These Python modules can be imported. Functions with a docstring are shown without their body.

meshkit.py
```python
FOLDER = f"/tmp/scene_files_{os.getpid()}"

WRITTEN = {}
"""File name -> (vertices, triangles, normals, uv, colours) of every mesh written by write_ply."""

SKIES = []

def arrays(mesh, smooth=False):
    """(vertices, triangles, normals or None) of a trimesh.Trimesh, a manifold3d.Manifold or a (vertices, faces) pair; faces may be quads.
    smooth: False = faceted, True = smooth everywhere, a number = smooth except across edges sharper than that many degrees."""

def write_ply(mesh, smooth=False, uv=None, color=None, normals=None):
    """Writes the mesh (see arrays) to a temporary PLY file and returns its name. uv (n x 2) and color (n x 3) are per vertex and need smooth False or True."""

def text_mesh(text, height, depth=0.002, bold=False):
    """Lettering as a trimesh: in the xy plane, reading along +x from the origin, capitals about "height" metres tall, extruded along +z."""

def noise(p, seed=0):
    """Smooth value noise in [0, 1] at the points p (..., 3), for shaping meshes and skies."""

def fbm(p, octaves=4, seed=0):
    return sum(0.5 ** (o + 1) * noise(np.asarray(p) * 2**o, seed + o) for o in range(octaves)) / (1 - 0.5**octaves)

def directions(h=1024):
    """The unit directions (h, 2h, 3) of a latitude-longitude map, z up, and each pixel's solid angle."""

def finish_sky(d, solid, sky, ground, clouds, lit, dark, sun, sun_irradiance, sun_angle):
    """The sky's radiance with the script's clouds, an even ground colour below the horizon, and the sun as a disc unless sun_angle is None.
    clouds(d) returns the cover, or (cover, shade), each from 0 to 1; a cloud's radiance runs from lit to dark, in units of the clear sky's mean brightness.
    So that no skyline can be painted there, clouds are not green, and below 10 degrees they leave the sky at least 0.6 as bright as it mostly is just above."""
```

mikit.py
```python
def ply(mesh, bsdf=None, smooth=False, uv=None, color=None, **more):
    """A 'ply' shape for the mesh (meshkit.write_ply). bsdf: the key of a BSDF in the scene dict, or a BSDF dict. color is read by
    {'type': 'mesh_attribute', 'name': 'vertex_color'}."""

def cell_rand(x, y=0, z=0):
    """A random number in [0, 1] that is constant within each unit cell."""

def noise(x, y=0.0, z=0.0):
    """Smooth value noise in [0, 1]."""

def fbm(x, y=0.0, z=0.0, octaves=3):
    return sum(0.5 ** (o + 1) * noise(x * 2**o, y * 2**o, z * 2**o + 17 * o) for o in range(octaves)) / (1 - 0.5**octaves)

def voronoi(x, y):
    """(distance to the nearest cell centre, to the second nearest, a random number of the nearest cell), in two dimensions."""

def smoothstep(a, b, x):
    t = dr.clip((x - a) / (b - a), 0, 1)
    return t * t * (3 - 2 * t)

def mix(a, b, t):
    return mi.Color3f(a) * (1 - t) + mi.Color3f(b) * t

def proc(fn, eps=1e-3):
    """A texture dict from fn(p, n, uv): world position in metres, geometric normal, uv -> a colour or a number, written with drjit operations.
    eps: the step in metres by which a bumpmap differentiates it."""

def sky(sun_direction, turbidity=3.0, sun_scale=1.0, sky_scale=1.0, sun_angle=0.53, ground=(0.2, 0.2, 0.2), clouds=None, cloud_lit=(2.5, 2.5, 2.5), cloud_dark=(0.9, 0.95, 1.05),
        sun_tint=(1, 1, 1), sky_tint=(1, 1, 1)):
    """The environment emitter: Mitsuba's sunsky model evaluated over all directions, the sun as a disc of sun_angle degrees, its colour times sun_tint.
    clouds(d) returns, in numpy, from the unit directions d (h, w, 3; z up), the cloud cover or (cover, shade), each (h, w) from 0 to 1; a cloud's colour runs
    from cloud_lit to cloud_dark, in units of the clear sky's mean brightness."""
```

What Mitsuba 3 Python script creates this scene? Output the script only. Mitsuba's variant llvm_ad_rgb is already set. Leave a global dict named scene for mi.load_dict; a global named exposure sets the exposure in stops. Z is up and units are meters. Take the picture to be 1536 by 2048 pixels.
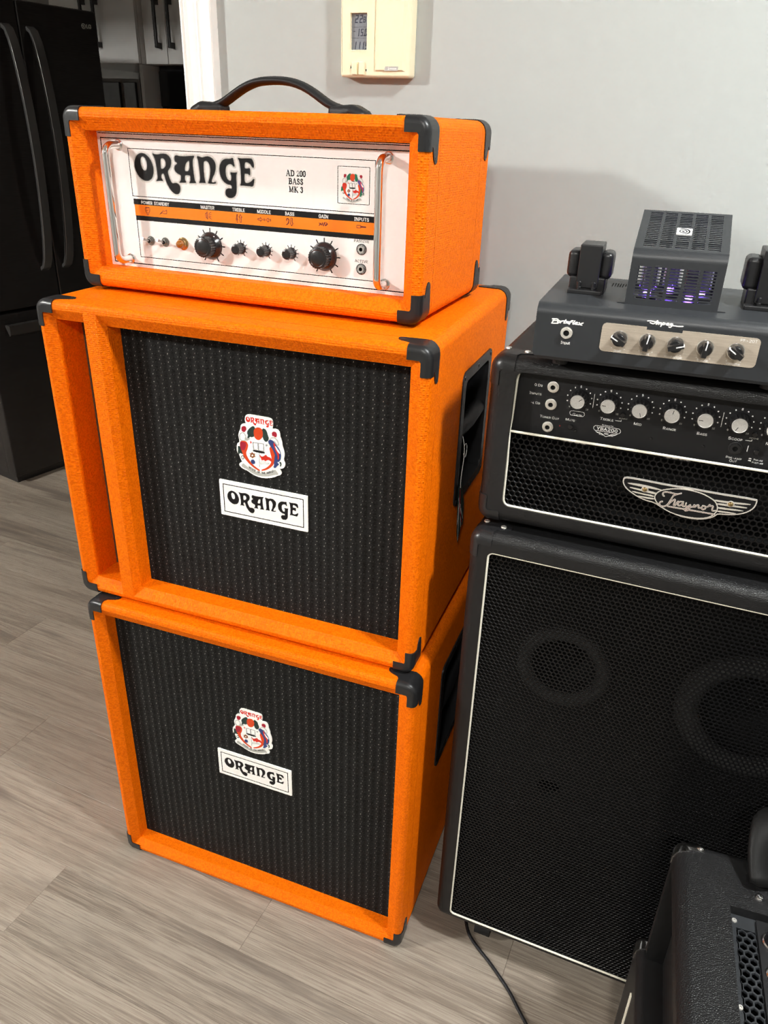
import math, random
import numpy as np, trimesh, manifold3d as m3
import drjit as dr
import mitsuba as mi
import mikit, meshkit
from mikit import noise, fbm, cell_rand, smoothstep, mix, proc, voronoi
from shapely.geometry import Polygon, LineString, Point, box as sbox, MultiPolygon
from shapely.ops import unary_union
from shapely import affinity

T4 = mi.ScalarTransform4f
scene, labels = {}, {}

# ---------------------------------------------------------------- camera, lights, exposure
CAM = dict(pos=(0.2581, -1.3644, 1.3441), yaw=-0.3569, pitch=0.4658, roll=0.0347, f=1520.3)


def camera():
    o = np.array(CAM['pos'])
    sy, cy, sp, cp = math.sin(CAM['yaw']), math.cos(CAM['yaw']), math.sin(CAM['pitch']), math.cos(CAM['pitch'])
    fw = np.array([sy * cp, cy * cp, -sp])
    r = np.array([cy, -sy, 0.0])
    u = np.cross(r, fw)
    c, s = math.cos(CAM['roll']), math.sin(CAM['roll'])
    up = -r * s + u * c
    return {'type': 'perspective', 'fov_axis': 'x', 'fov': math.degrees(2 * math.atan(768 / CAM['f'])), 'near_clip': 0.02, 'far_clip': 50.0,
            'to_world': T4().look_at(origin=o.tolist(), target=(o + fw).tolist(), up=up.tolist())}


scene['camera'] = camera()
exposure = 2.2
# ceiling lamps: (x, y, dome radius, radiance rgb)
LAMPS = [(-2.70, -2.30, 0.070, (215, 214, 204)),
         (1.00, -0.88, 0.075, (188, 193, 190)),
         (0.35, -2.45, 0.085, (122, 120, 113))]  # last lamp is added as fill for the fronts and near floor
CEIL = 2.42


# ---------------------------------------------------------------- materials
def rgb(r, g, b):
    return {'type': 'rgb', 'value': [float(r), float(g), float(b)]}


def lin(r, g, b):
    f = lambda c: (c / 255 / 12.92) if c < 10 else ((c / 255 + 0.055) / 1.055) ** 2.4
    return [f(r), f(g), f(b)]


def mat(name, col, rough=0.5, spec=0.5, metal=0.0, coat=0.0, bump=None, scale=1.0, two=True):
    c = col if isinstance(col, dict) else rgb(*col)
    b = {'type': 'principled', 'base_color': c, 'roughness': rough, 'metallic': metal, 'specular': spec}
    if coat:
        b['clearcoat'] = coat
        b['clearcoat_gloss'] = 0.9
    if bump is not None:
        b = {'type': 'bumpmap', 'tex': bump, 'scale': scale, 'bsdf': b}
    if two:
        b = {'type': 'twosided', 'bsdf': b}
    scene[name] = b


def facing(p, n):
    ax, ay, az = dr.abs(n.x), dr.abs(n.y), dr.abs(n.z)
    isx = (ax > ay) & (ax > az)
    isz = (az > ax) & (az >= ay)
    a = dr.select(isx, p.y, p.x)
    b = dr.select(isz, p.y, p.z)
    return a, b


def weave_height(p, n, uv):
    """Basket weave: short raised threads lying across and along by turns, unevenly spun."""
    a, b = facing(p, n)
    a = a + 0.0016 * noise(p.x * 90, p.y * 90, p.z * 90)
    b = b + 0.0016 * noise(p.x * 80 + 7, p.y * 80, p.z * 80)
    qa, qb = 0.0040, 0.0030
    ia, ib = dr.floor(a / qa), dr.floor(b / qb)
    odd = ia + ib - 2 * dr.floor((ia + ib) / 2)
    fa, fb = a / qa - ia, b / qb - ib
    sa, sb = dr.sin(fa * math.pi), dr.sin(fb * math.pi)
    return sa * sb * (0.5 + 0.5 * odd) * (0.5 + 0.7 * cell_rand(ia, ib, 3)) + 0.25 * noise(p.x * 700, p.y * 700, p.z * 700)


def weave_colour(p, n, uv):
    a, b = facing(p, n)
    f = noise(a * 760, b * 760, 3) * 0.5 + noise(a * 420, b * 420, 5) * 0.5
    return mix([0.71, 0.116, 0.0008], [0.85, 0.168, 0.0018], smoothstep(0.2, 0.8, f))


def leather_height(p, n, uv):
    a, b = facing(p, n)
    c = p.x + p.y + p.z
    d1, d2, r = voronoi(a * 430 + noise(a * 250, b * 250, 3) * 0.8, b * 430 + noise(a * 250, b * 250, 9) * 0.8)
    return smoothstep(0.0, 0.45, d2 - d1) * (0.6 + 0.4 * r) + 0.4 * noise(p.x * 1300, p.y * 1300, p.z * 1300)


def cloth_height(p, n, uv):
    return dr.sin(uv.x * (math.pi * 2 / 0.0016)) * dr.sin(uv.y * (math.pi * 2 / 0.0016)) * 0.5 + noise(uv.x * 1200, uv.y * 1200, 2)


def cloth_colour(p, n, uv):
    # black cloth with pairs of pale stitched rows running vertically, woven in
    q, v = 0.0146, 0.0122
    wob = (noise(uv.x * 30, uv.y * 14, 5) - 0.5) * 0.0012
    x = uv.x + wob
    out = mi.Color3f(0)
    ic = dr.floor(x / q)
    fx = (x / q - ic) * q
    lum = mi.Float(0)
    for off, ph, amp in ((0.0036, 0.0, 1.0), (0.0060, 0.5, 0.42), (0.0109, 0.45, 0.10)):
        iy = dr.floor(uv.y / v + ph + 0.35 * cell_rand(ic, 0, 11))
        fy = (uv.y / v + ph + 0.35 * cell_rand(ic, 0, 11) - iy) * v
        r = dr.sqrt(dr.square((fx - off - (fy - v * 0.5) * 0.25) / 0.00055) + dr.square((fy - v * 0.5) / 0.00120))
        lum = lum + amp * (1 - smoothstep(0.6, 1.2, r)) * (0.35 + 0.65 * cell_rand(ic, iy, 7 + off * 1000))
    base = 0.0035 + 0.008 * noise(uv.x * 800, uv.y * 800, 1) + 0.008 * noise(uv.x * 140, uv.y * 1800, 4)
    stripe = 0.004 * dr.sin(uv.x * (2 * math.pi / q))
    return mi.Color3f(base + stripe + lum * 0.30, base + stripe + lum * 0.30, base * 0.96 + stripe + lum * 0.28)


def wood_parts(uv):
    idx = dr.floor(uv.x / 10.0)
    r = cell_rand(idx, 5, 1)
    x = uv.x - idx * 10.0 + r * 37
    y = uv.y + r * 11
    # a few swirling knots bend the grain
    knot = smoothstep(0.62, 0.86, noise(x * 1.7, y * 5.0, r * 9))
    warp = (fbm(x * 1.4, y * 5.0, r * 9, 2) - 0.5) * 0.016 + knot * (noise(x * 5, y * 18, r * 5 + 3) - 0.5) * 0.045
    g = y + warp
    return x, g, r


def wood_colour(p, n, uv):
    x, g, r = wood_parts(uv)
    streak = fbm(x * 3.5, g * 120, r * 20, 3)
    fine = noise(x * 14, g * 650, r * 9)
    finer = noise(x * 45, g * 1500, r * 4)
    broad = fbm(x * 1.3, g * 22, r * 31, 2)
    blot = smoothstep(0.58, 0.78, fbm(x * 2.6, g * 30, r * 13 + 4, 3))
    pore = smoothstep(0.74, 0.92, noise(x * 22, g * 1100, r * 6 + 2))
    t = 0.28 * streak + 0.24 * fine + 0.20 * finer + 0.28 * broad
    t = smoothstep(0.24, 0.76, t)
    c = mix([0.185, 0.148, 0.116], [0.375, 0.322, 0.264], t)
    c = mix(c, [0.135, 0.108, 0.090], blot * 0.72)
    c = mix(c, [0.125, 0.102, 0.085], pore * 0.40)
    return c * (0.90 + 0.20 * r)


def wood_height(p, n, uv):
    x, g, r = wood_parts(uv)
    return noise(x * 14, g * 650, r * 9) * 0.6 + noise(x * 45, g * 1500, r * 4) * 0.4


def wall_height(p, n, uv):
    a, b = facing(p, n)
    return 0.8 * fbm(a * 260, b * 260, 1.5, 2) + 0.5 * noise(a * 640, b * 640, 4)


def steel_colour(p, n, uv):
    f = noise(p.x * 30 + p.y * 30, p.z * 1500, 2)
    return mix([0.011, 0.010, 0.010], [0.018, 0.0165, 0.0165], f)


def plate_colour(p, n, uv):
    f = noise(p.x * 60, p.y * 60, p.z * 2600)
    return mix([0.40, 0.335, 0.265], [0.53, 0.46, 0.38], f)


def cap_colour(p, n, uv):
    return mix([0.50, 0.485, 0.46], [0.66, 0.645, 0.62], noise(p.x * 900, p.y * 900, p.z * 2200))


mat('orange_tolex', proc(weave_colour), 0.46, 0.08, bump=proc(weave_height, 3e-4), scale=0.00075)
mat('black_tolex', [0.008, 0.008, 0.0085], 0.36, 0.32, bump=proc(leather_height, 2.5e-4), scale=0.00034)
mat('grille_cloth', proc(cloth_colour), 0.8, 0.1, bump=proc(cloth_height, 3e-4), scale=0.00025)
mat('wood', proc(wood_colour), 0.42, 0.35, bump=proc(wood_height, 4e-4), scale=0.00010)
mat('wall_paint', [0.415, 0.438, 0.424], 0.62, 0.22, bump=proc(wall_height, 6e-4), scale=0.00036)
mat('room_paint', [0.33, 0.325, 0.31], 0.7, 0.2)
mat('ceiling_paint', [0.66, 0.655, 0.645], 0.9, 0.1)
mat('trim_paint', [0.80, 0.785, 0.75], 0.35, 0.4)
mat('black_plastic', [0.012, 0.012, 0.013], 0.34, 0.4)
mat('black_rubber', [0.010, 0.010, 0.011], 0.5, 0.3)
mat('knob_black', [0.010, 0.010, 0.011], 0.22, 0.55)
mat('black_powder', [0.020, 0.022, 0.025], 0.40, 0.4)
mat('shade_black', [0.006, 0.006, 0.006], 0.85, 0.1)  # near-black that stands in for the darkness inside holes and gaps
mat('panel_white', [0.80, 0.785, 0.765], 0.20, 0.5)
mat('plate_white', [0.90, 0.88, 0.84], 0.28, 0.5)
mat('print_black', [0.006, 0.006, 0.0065], 0.45, 0.18)
mat('print_grey', [0.30, 0.30, 0.30], 0.35, 0.5)
mat('print_white', [0.72, 0.71, 0.69], 0.5, 0.3)
mat('print_orange', [0.86, 0.185, 0.006], 0.35, 0.4)
mat('print_maroon', [0.10, 0.008, 0.012], 0.4, 0.4)
mat('print_red', [0.55, 0.022, 0.012], 0.35, 0.4)
mat('print_crimson', [0.33, 0.012, 0.03], 0.35, 0.4)
mat('print_fruit', [0.58, 0.050, 0.010], 0.35, 0.4)
mat('print_green', [0.010, 0.13, 0.065], 0.35, 0.4)
mat('print_pine', [0.012, 0.030, 0.026], 0.35, 0.4)
mat('print_blue', [0.025, 0.045, 0.16], 0.35, 0.4)
mat('print_violet', [0.10, 0.06, 0.22], 0.35, 0.4)
mat('print_brown', [0.22, 0.07, 0.02], 0.35, 0.4)
mat('print_silver', [0.42, 0.42, 0.39], 0.35, 0.4)
mat('chrome', [0.86, 0.85, 0.83], 0.07, 0.5, metal=1.0)
mat('satin_metal', [0.80, 0.77, 0.71], 0.30, 0.5, metal=0.7)
mat('nickel', [0.36, 0.35, 0.335], 0.16, 0.5, metal=1.0)
mat('brass', [0.50, 0.36, 0.17], 0.18, 0.5, metal=1.0)
mat('amber_lens', [0.26, 0.085, 0.006], 0.08, 0.7, coat=1.0)
mat('piping_cream', [0.70, 0.67, 0.56], 0.45, 0.4)
mat('perforated_steel', [0.0035, 0.0035, 0.0038], 0.24, 0.26)
mat('fibreboard', [0.11, 0.078, 0.050], 0.85, 0.1)
mat('baffle_paint', [0.013, 0.013, 0.013], 0.85, 0.1)
mat('strap_black', [0.006, 0.006, 0.006], 0.5, 0.16)
mat('cone_paper', [0.030, 0.030, 0.029], 0.8, 0.1)
mat('control_black', [0.009, 0.009, 0.010], 0.5, 0.25)
mat('faceplate_gold', proc(plate_colour), 0.36, 0.5, metal=0.35)
mat('silver_cap', proc(cap_colour), 0.38, 0.5, metal=0.45)
mat('cream_plastic', [0.80, 0.735, 0.52], 0.34, 0.5)
mat('lcd', [0.185, 0.20, 0.225], 0.16, 0.5, coat=0.6)
mat('lcd_digit', [0.020, 0.024, 0.045], 0.3, 0.4)
mat('fridge_steel', proc(steel_colour), 0.14, 0.4, coat=0.1)
mat('fridge_trim', [0.055, 0.052, 0.050], 0.20, 0.5, metal=0.4)
mat('handle_steel', [0.10, 0.10, 0.10], 0.18, 0.6, metal=0.6, coat=0.8)
mat('cabinet_white', [0.47, 0.46, 0.445], 0.18, 0.5, coat=0.2)
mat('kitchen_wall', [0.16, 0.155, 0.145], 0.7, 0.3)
mat('appliance_black', [0.012, 0.012, 0.013], 0.12, 0.5)
mat('led_red', [0.25, 0.012, 0.012], 0.2, 0.5)
mat('tube_plate', [0.16, 0.16, 0.17], 0.35, 0.5, metal=0.6)
mat('tag_white', [0.55, 0.53, 0.50], 0.4, 0.3)
scene['tube_glass'] = {'type': 'thindielectric', 'int_ior': 1.5, 'specular_transmittance': rgb(0.72, 0.68, 0.95)}


# ---------------------------------------------------------------- building blocks
def tm(m):
    if hasattr(m, 'to_mesh'):
        mm = m.to_mesh()
        return trimesh.Trimesh(np.asarray(mm.vert_properties)[:, :3], np.asarray(mm.tri_verts), process=False)
    return m


def man(m):
    m = m.copy()
    m.merge_vertices()
    return m3.Manifold(m3.Mesh(np.asarray(m.vertices, np.float32), np.asarray(m.faces, np.uint32)))


def join(*ms):
    return trimesh.util.concatenate([tm(m) for m in ms])


def bx(x0, x1, y0, y1, z0, z1):
    return trimesh.creation.box(bounds=[[min(x0, x1), min(y0, y1), min(z0, z1)], [max(x0, x1), max(y0, y1), max(z0, z1)]])


def mbx(x0, x1, y0, y1, z0, z1):
    return m3.Manifold.cube((x1 - x0, y1 - y0, z1 - z0)).translate((x0, y0, z0))


def rbox(x0, x1, y0, y1, z0, z1, r=0.003, seg=12):
    s = m3.Manifold.sphere(r, seg)
    c = [s.translate((x, y, z)) for x in (x0 + r, x1 - r) for y in (y0 + r, y1 - r) for z in (z0 + r, z1 - r)]
    return tm(m3.Manifold.batch_hull(c))


def hull(points):
    return trimesh.convex.convex_hull(np.asarray(points, float))


def ext(poly, depth, y0=0.0):
    """A shape drawn in the (x, z) plane of a front, standing proud of the plane y = y0 by depth."""
    geoms = [g for g in getattr(poly, 'geoms', [poly]) if g.area > 1e-12]
    ms = [trimesh.creation.extrude_polygon(g, depth, engine='earcut') for g in geoms]
    m = trimesh.util.concatenate(ms)
    v = m.vertices.copy()
    m.vertices = np.stack([v[:, 0], y0 - v[:, 2], v[:, 1]], 1)
    return m


def to_front(m, x, y, z, turn=0.0):
    """A mesh made along +z (out of the panel) or lettered in xy: turned to face -y and moved to (x, y, z)."""
    v = tm(m).vertices
    c, s = math.cos(turn), math.sin(turn)
    q = np.stack([v[:, 0] * c - v[:, 1] * s, v[:, 0] * s + v[:, 1] * c, v[:, 2]], 1)
    return trimesh.Trimesh(np.stack([q[:, 0] + x, y - q[:, 2], q[:, 1] + z], 1), tm(m).faces, process=False)


def lathe(profile, n=32):
    return trimesh.creation.revolve(np.asarray(profile, float), sections=n)


def words(text, h, x, y, z, bold=False, align=0.5, sx=1.0, depth=0.0003):
    m = meshkit.text_mesh(text, h, depth, bold)
    v = m.vertices
    v[:, 0] *= sx
    w = v[:, 0].max() + v[:, 0].min()
    v[:, 0] -= w * align
    m.vertices = v
    return to_front(m, x, y, z)


def small_caps(text, h, x, y, z, align=0.5, sx=1.15, depth=0.0003):
    """Lettering whose first letter of each word is taller."""
    parts, at = [], 0.0
    for word in text.split(' '):
        for k, t in enumerate((word[:1], word[1:])):
            if not t:
                continue
            m = meshkit.text_mesh(t.upper(), h * (1 if k == 0 else 0.78), depth, False)
            v = m.vertices
            v[:, 0] = v[:, 0] * sx + at
            m.vertices = v
            parts.append(m)
            at = v[:, 0].max() + h * 0.14
        at += h * 0.35
    m = trimesh.util.concatenate(parts)
    m.vertices[:, 0] -= (at - h * 0.5) * align
    return to_front(m, x, y, z)


def chaikin(pts, n=2, closed=True):
    p = np.asarray(pts, float)
    for _ in range(n):
        q = np.roll(p, -1, 0) if closed else p[1:]
        a = p if closed else p[:-1]
        r = np.empty((2 * len(a), 2))
        r[0::2], r[1::2] = a * 0.75 + q * 0.25, a * 0.25 + q * 0.75
        p = r if closed else np.vstack([p[:1], r, p[-1:]])
    return p


def poly(pts, s=1e-4, smooth=2):
    return Polygon(chaikin(pts, smooth) * s).buffer(0)


def strokes(lines, w, s=1.0, smooth=2):
    return unary_union([LineString(chaikin(np.asarray(l, float) * s, smooth, False)).buffer(w / 2, 6) for l in lines])


def tube(path, r, n=14, cap=True, up=(0, 0, 1), flat=1.0, closed=False):
    """A swept round or oval bar along the path; r a number or one per point; flat squeezes it along up."""
    p = np.asarray(path, float)
    r = np.broadcast_to(np.asarray(r, float), (len(p),))
    if closed:
        t = np.roll(p, -1, 0) - np.roll(p, 1, 0)
    else:
        t = np.gradient(p, axis=0)
    t /= np.linalg.norm(t, axis=1, keepdims=True)
    a = np.asarray(up, float)
    side = np.cross(t, a)
    bad = np.linalg.norm(side, axis=1) < 1e-6
    side[bad] = np.cross(t[bad], [0.3, 1, 0.2])
    side /= np.linalg.norm(side, axis=1, keepdims=True)
    b = np.cross(side, t)
    ang = np.arange(n) * 2 * math.pi / n
    rings = p[:, None] + r[:, None, None] * (side[:, None] * np.cos(ang)[None, :, None] + b[:, None] * flat * np.sin(ang)[None, :, None])
    v = rings.reshape(-1, 3)
    f = []
    m = len(p)
    for i in range(m if closed else m - 1):
        for k in range(n):
            a0, a1 = i * n + k, i * n + (k + 1) % n
            b0, b1 = ((i + 1) % m) * n + k, ((i + 1) % m) * n + (k + 1) % n
            f += [[a0, a1, b1], [a0, b1, b0]]
    if cap and not closed:
        v = np.vstack([v, p[:1], p[-1:]])
        c0, c1 = len(v) - 2, len(v) - 1
        for k in range(n):
            f.append([c0, (k + 1) % n, k])
            f.append([c1, (m - 1) * n + k, (m - 1) * n + (k + 1) % n])
    msh = trimesh.Trimesh(v, np.array(f), process=False)
    msh.fix_normals()
    return msh


def spline(pts, n=40):
    from scipy.interpolate import CubicSpline
    p = np.asarray(pts, float)
    d = np.r_[0, np.cumsum(np.linalg.norm(np.diff(p, axis=0), axis=1))]
    return CubicSpline(d, p)(np.linspace(0, d[-1], n))


def rrect(x0, x1, z0, z1, r, k=6):
    """Corner-rounded rectangle, points counter-clockwise."""
    out = []
    for cx, cz, a0 in ((x1 - r, z0 + r, -90), (x1 - r, z1 - r, 0), (x0 + r, z1 - r, 90), (x0 + r, z0 + r, 180)):
        for i in range(k + 1):
            a = math.radians(a0 + 90 * i / k)
            out.append((cx + r * math.cos(a), cz + r * math.sin(a)))
    return np.array(out)


def loft_box(W, D, z0, z1, x0=0.0, rf=0.009, rc=0.016, grow=0.0, y0=0.0):
    """A cabinet block: rounded edges along the depth (rc) and around front and back (rf)."""
    rings = []
    steps = [(rf * (1 - math.sin(t)), rf * (1 - math.cos(t))) for t in np.linspace(0, math.pi / 2, 6)]
    seq = steps + [(i, D - y) for i, y in reversed(steps)]
    for inset, y in seq:
        i = inset - grow
        q = rrect(x0 + i, x0 + W - i, z0 + i, z1 - i, max(rc - inset + grow, 0.002))
        yy = y if grow == 0 else (y - grow if y < D / 2 else y + grow)
        rings.append(np.stack([q[:, 0], np.full(len(q), y0 + yy), q[:, 1]], 1))
    n = len(rings[0])
    v = np.vstack(rings + [[rings[0].mean(0)], [rings[-1].mean(0)]])
    f = []
    for a in range(len(rings) - 1):
        for k in range(n):
            p, q = a * n + k, a * n + (k + 1) % n
            f += [[p, p + n, q + n], [p, q + n, q]]
    c0, c1, last = len(v) - 2, len(v) - 1, (len(rings) - 1) * n
    for k in range(n):
        f.append([c0, k, (k + 1) % n])
        f.append([c1, last + (k + 1) % n, last + k])
    m = trimesh.Trimesh(v, np.array(f), process=True)
    m.fix_normals()
    return man(m)


def frame(x, y, z=0.0, yaw=0.0):
    return T4().translate([float(x), float(y), float(z)]).rotate([0, 0, 1], math.degrees(yaw))


count = {}


def numbered(key):
    n = count.get(key, 0)
    count[key] = n + 1
    return key if n == 0 else f'{key}_{n:03d}'


HERE = frame(0, 0)


def put(parent, name, mesh, m, fr=None, smooth=30, label=None, uv=None, **more):
    key = numbered(f'{parent}__{name}' if parent else name)
    scene[key] = mikit.ply(tm(mesh), m, smooth=smooth, uv=uv, to_world=fr if fr is not None else HERE, **more)
    if label:
        labels[key] = {'label': label}
    return key


def thing(name, label, cat, group=None):
    key = numbered(name)
    labels[key] = {'label': label, 'category': cat}
    if group:
        labels[key]['group'] = group
    return key


def structure(name, mesh, m, smooth=False, label=None):
    key = put(None, name, mesh, m, smooth=smooth)
    labels[key] = {'kind': 'structure'}
    if label:
        labels[key]['label'] = label
    return key


def hexplate(x0, x1, z0, z1, pitch, rad, thick, y0=0.0):
    """Perforated sheet: every hexagonal cell has a hexagonal hole with real walls; front at y0, back at y0 + thick."""
    cw, ch = pitch, pitch * math.sqrt(3) / 2
    ang = np.radians(np.arange(6) * 60 + 30)
    ho = np.stack([np.cos(ang), np.sin(ang)], 1)
    outer, rim_, inner = ho * pitch / math.sqrt(3), ho * rad * 1.13, ho * rad
    cham = thick * 0.35
    f = []
    for k in range(6):
        a, b = k, (k + 1) % 6
        for o in (0, 6, 12):                                    # front web, eased rim, hole wall
            f += [[o + a, o + b, o + 6 + b], [o + a, o + 6 + b, o + 6 + a]]
    cell_v = np.vstack([np.stack([q[:, 0], np.full(6, d), q[:, 1]], 1) for q, d in ((outer, 0.0), (rim_, 0.0), (inner, cham), (inner, thick))])
    f = np.array(f)
    vs, fs, at = [], [], 0
    nz, nx = int((z1 - z0) / ch), int((x1 - x0) / cw)
    for j in range(nz):
        for i in range(nx + (j % 2 == 0)):
            c = np.array([x0 + cw * (0.5 if j % 2 else 0.0) + cw * i + (x1 - x0 - nx * cw) / 2, y0, z0 + ch * (j + 0.5)])
            v = cell_v + c
            v[:, 0] = np.clip(v[:, 0], x0, x1)
            vs.append(v)
            fs.append(f + at)
            at += 24
    m = trimesh.Trimesh(np.vstack(vs), np.vstack(fs), process=False)
    return m


def slot_sheet(us, ws, place, thick):
    """A sheet over the grid us x ws; place(u, w) -> 3-D point and normal; odd cells in both directions are slots."""
    vs, fs = [], []

    def quad(a, b, c, d):
        i = len(vs)
        vs.extend([a, b, c, d])
        fs.extend([[i, i + 1, i + 2], [i, i + 2, i + 3]])

    def P(u, w, k):
        p, n = place(u, w)
        return p - n * thick * k
    for i in range(len(us) - 1):
        for j in range(len(ws) - 1):
            u0, u1, w0, w1 = us[i], us[i + 1], ws[j], ws[j + 1]
            if i % 2 and j % 2:
                e = [(u0, w0), (u1, w0), (u1, w1), (u0, w1)]
                for q in range(4):
                    a, b = e[q], e[(q + 1) % 4]
                    quad(P(*a, 0), P(*b, 0), P(*b, 1), P(*a, 1))
            else:
                quad(P(u0, w0, 0), P(u1, w0, 0), P(u1, w1, 0), P(u0, w1, 0))
                quad(P(u0, w1, 1), P(u1, w1, 1), P(u1, w0, 1), P(u0, w0, 1))
    for (a, b) in ([((us[0], ws[0]), (us[-1], ws[0])), ((us[-1], ws[0]), (us[-1], ws[-1])), ((us[-1], ws[-1]), (us[0], ws[-1])), ((us[0], ws[-1]), (us[0], ws[0]))]):
        quad(P(*a, 0), P(*a, 1), P(*b, 1), P(*b, 0))
    m = trimesh.Trimesh(np.array(vs), np.array(fs), process=False)
    m.merge_vertices()
    return m
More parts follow.
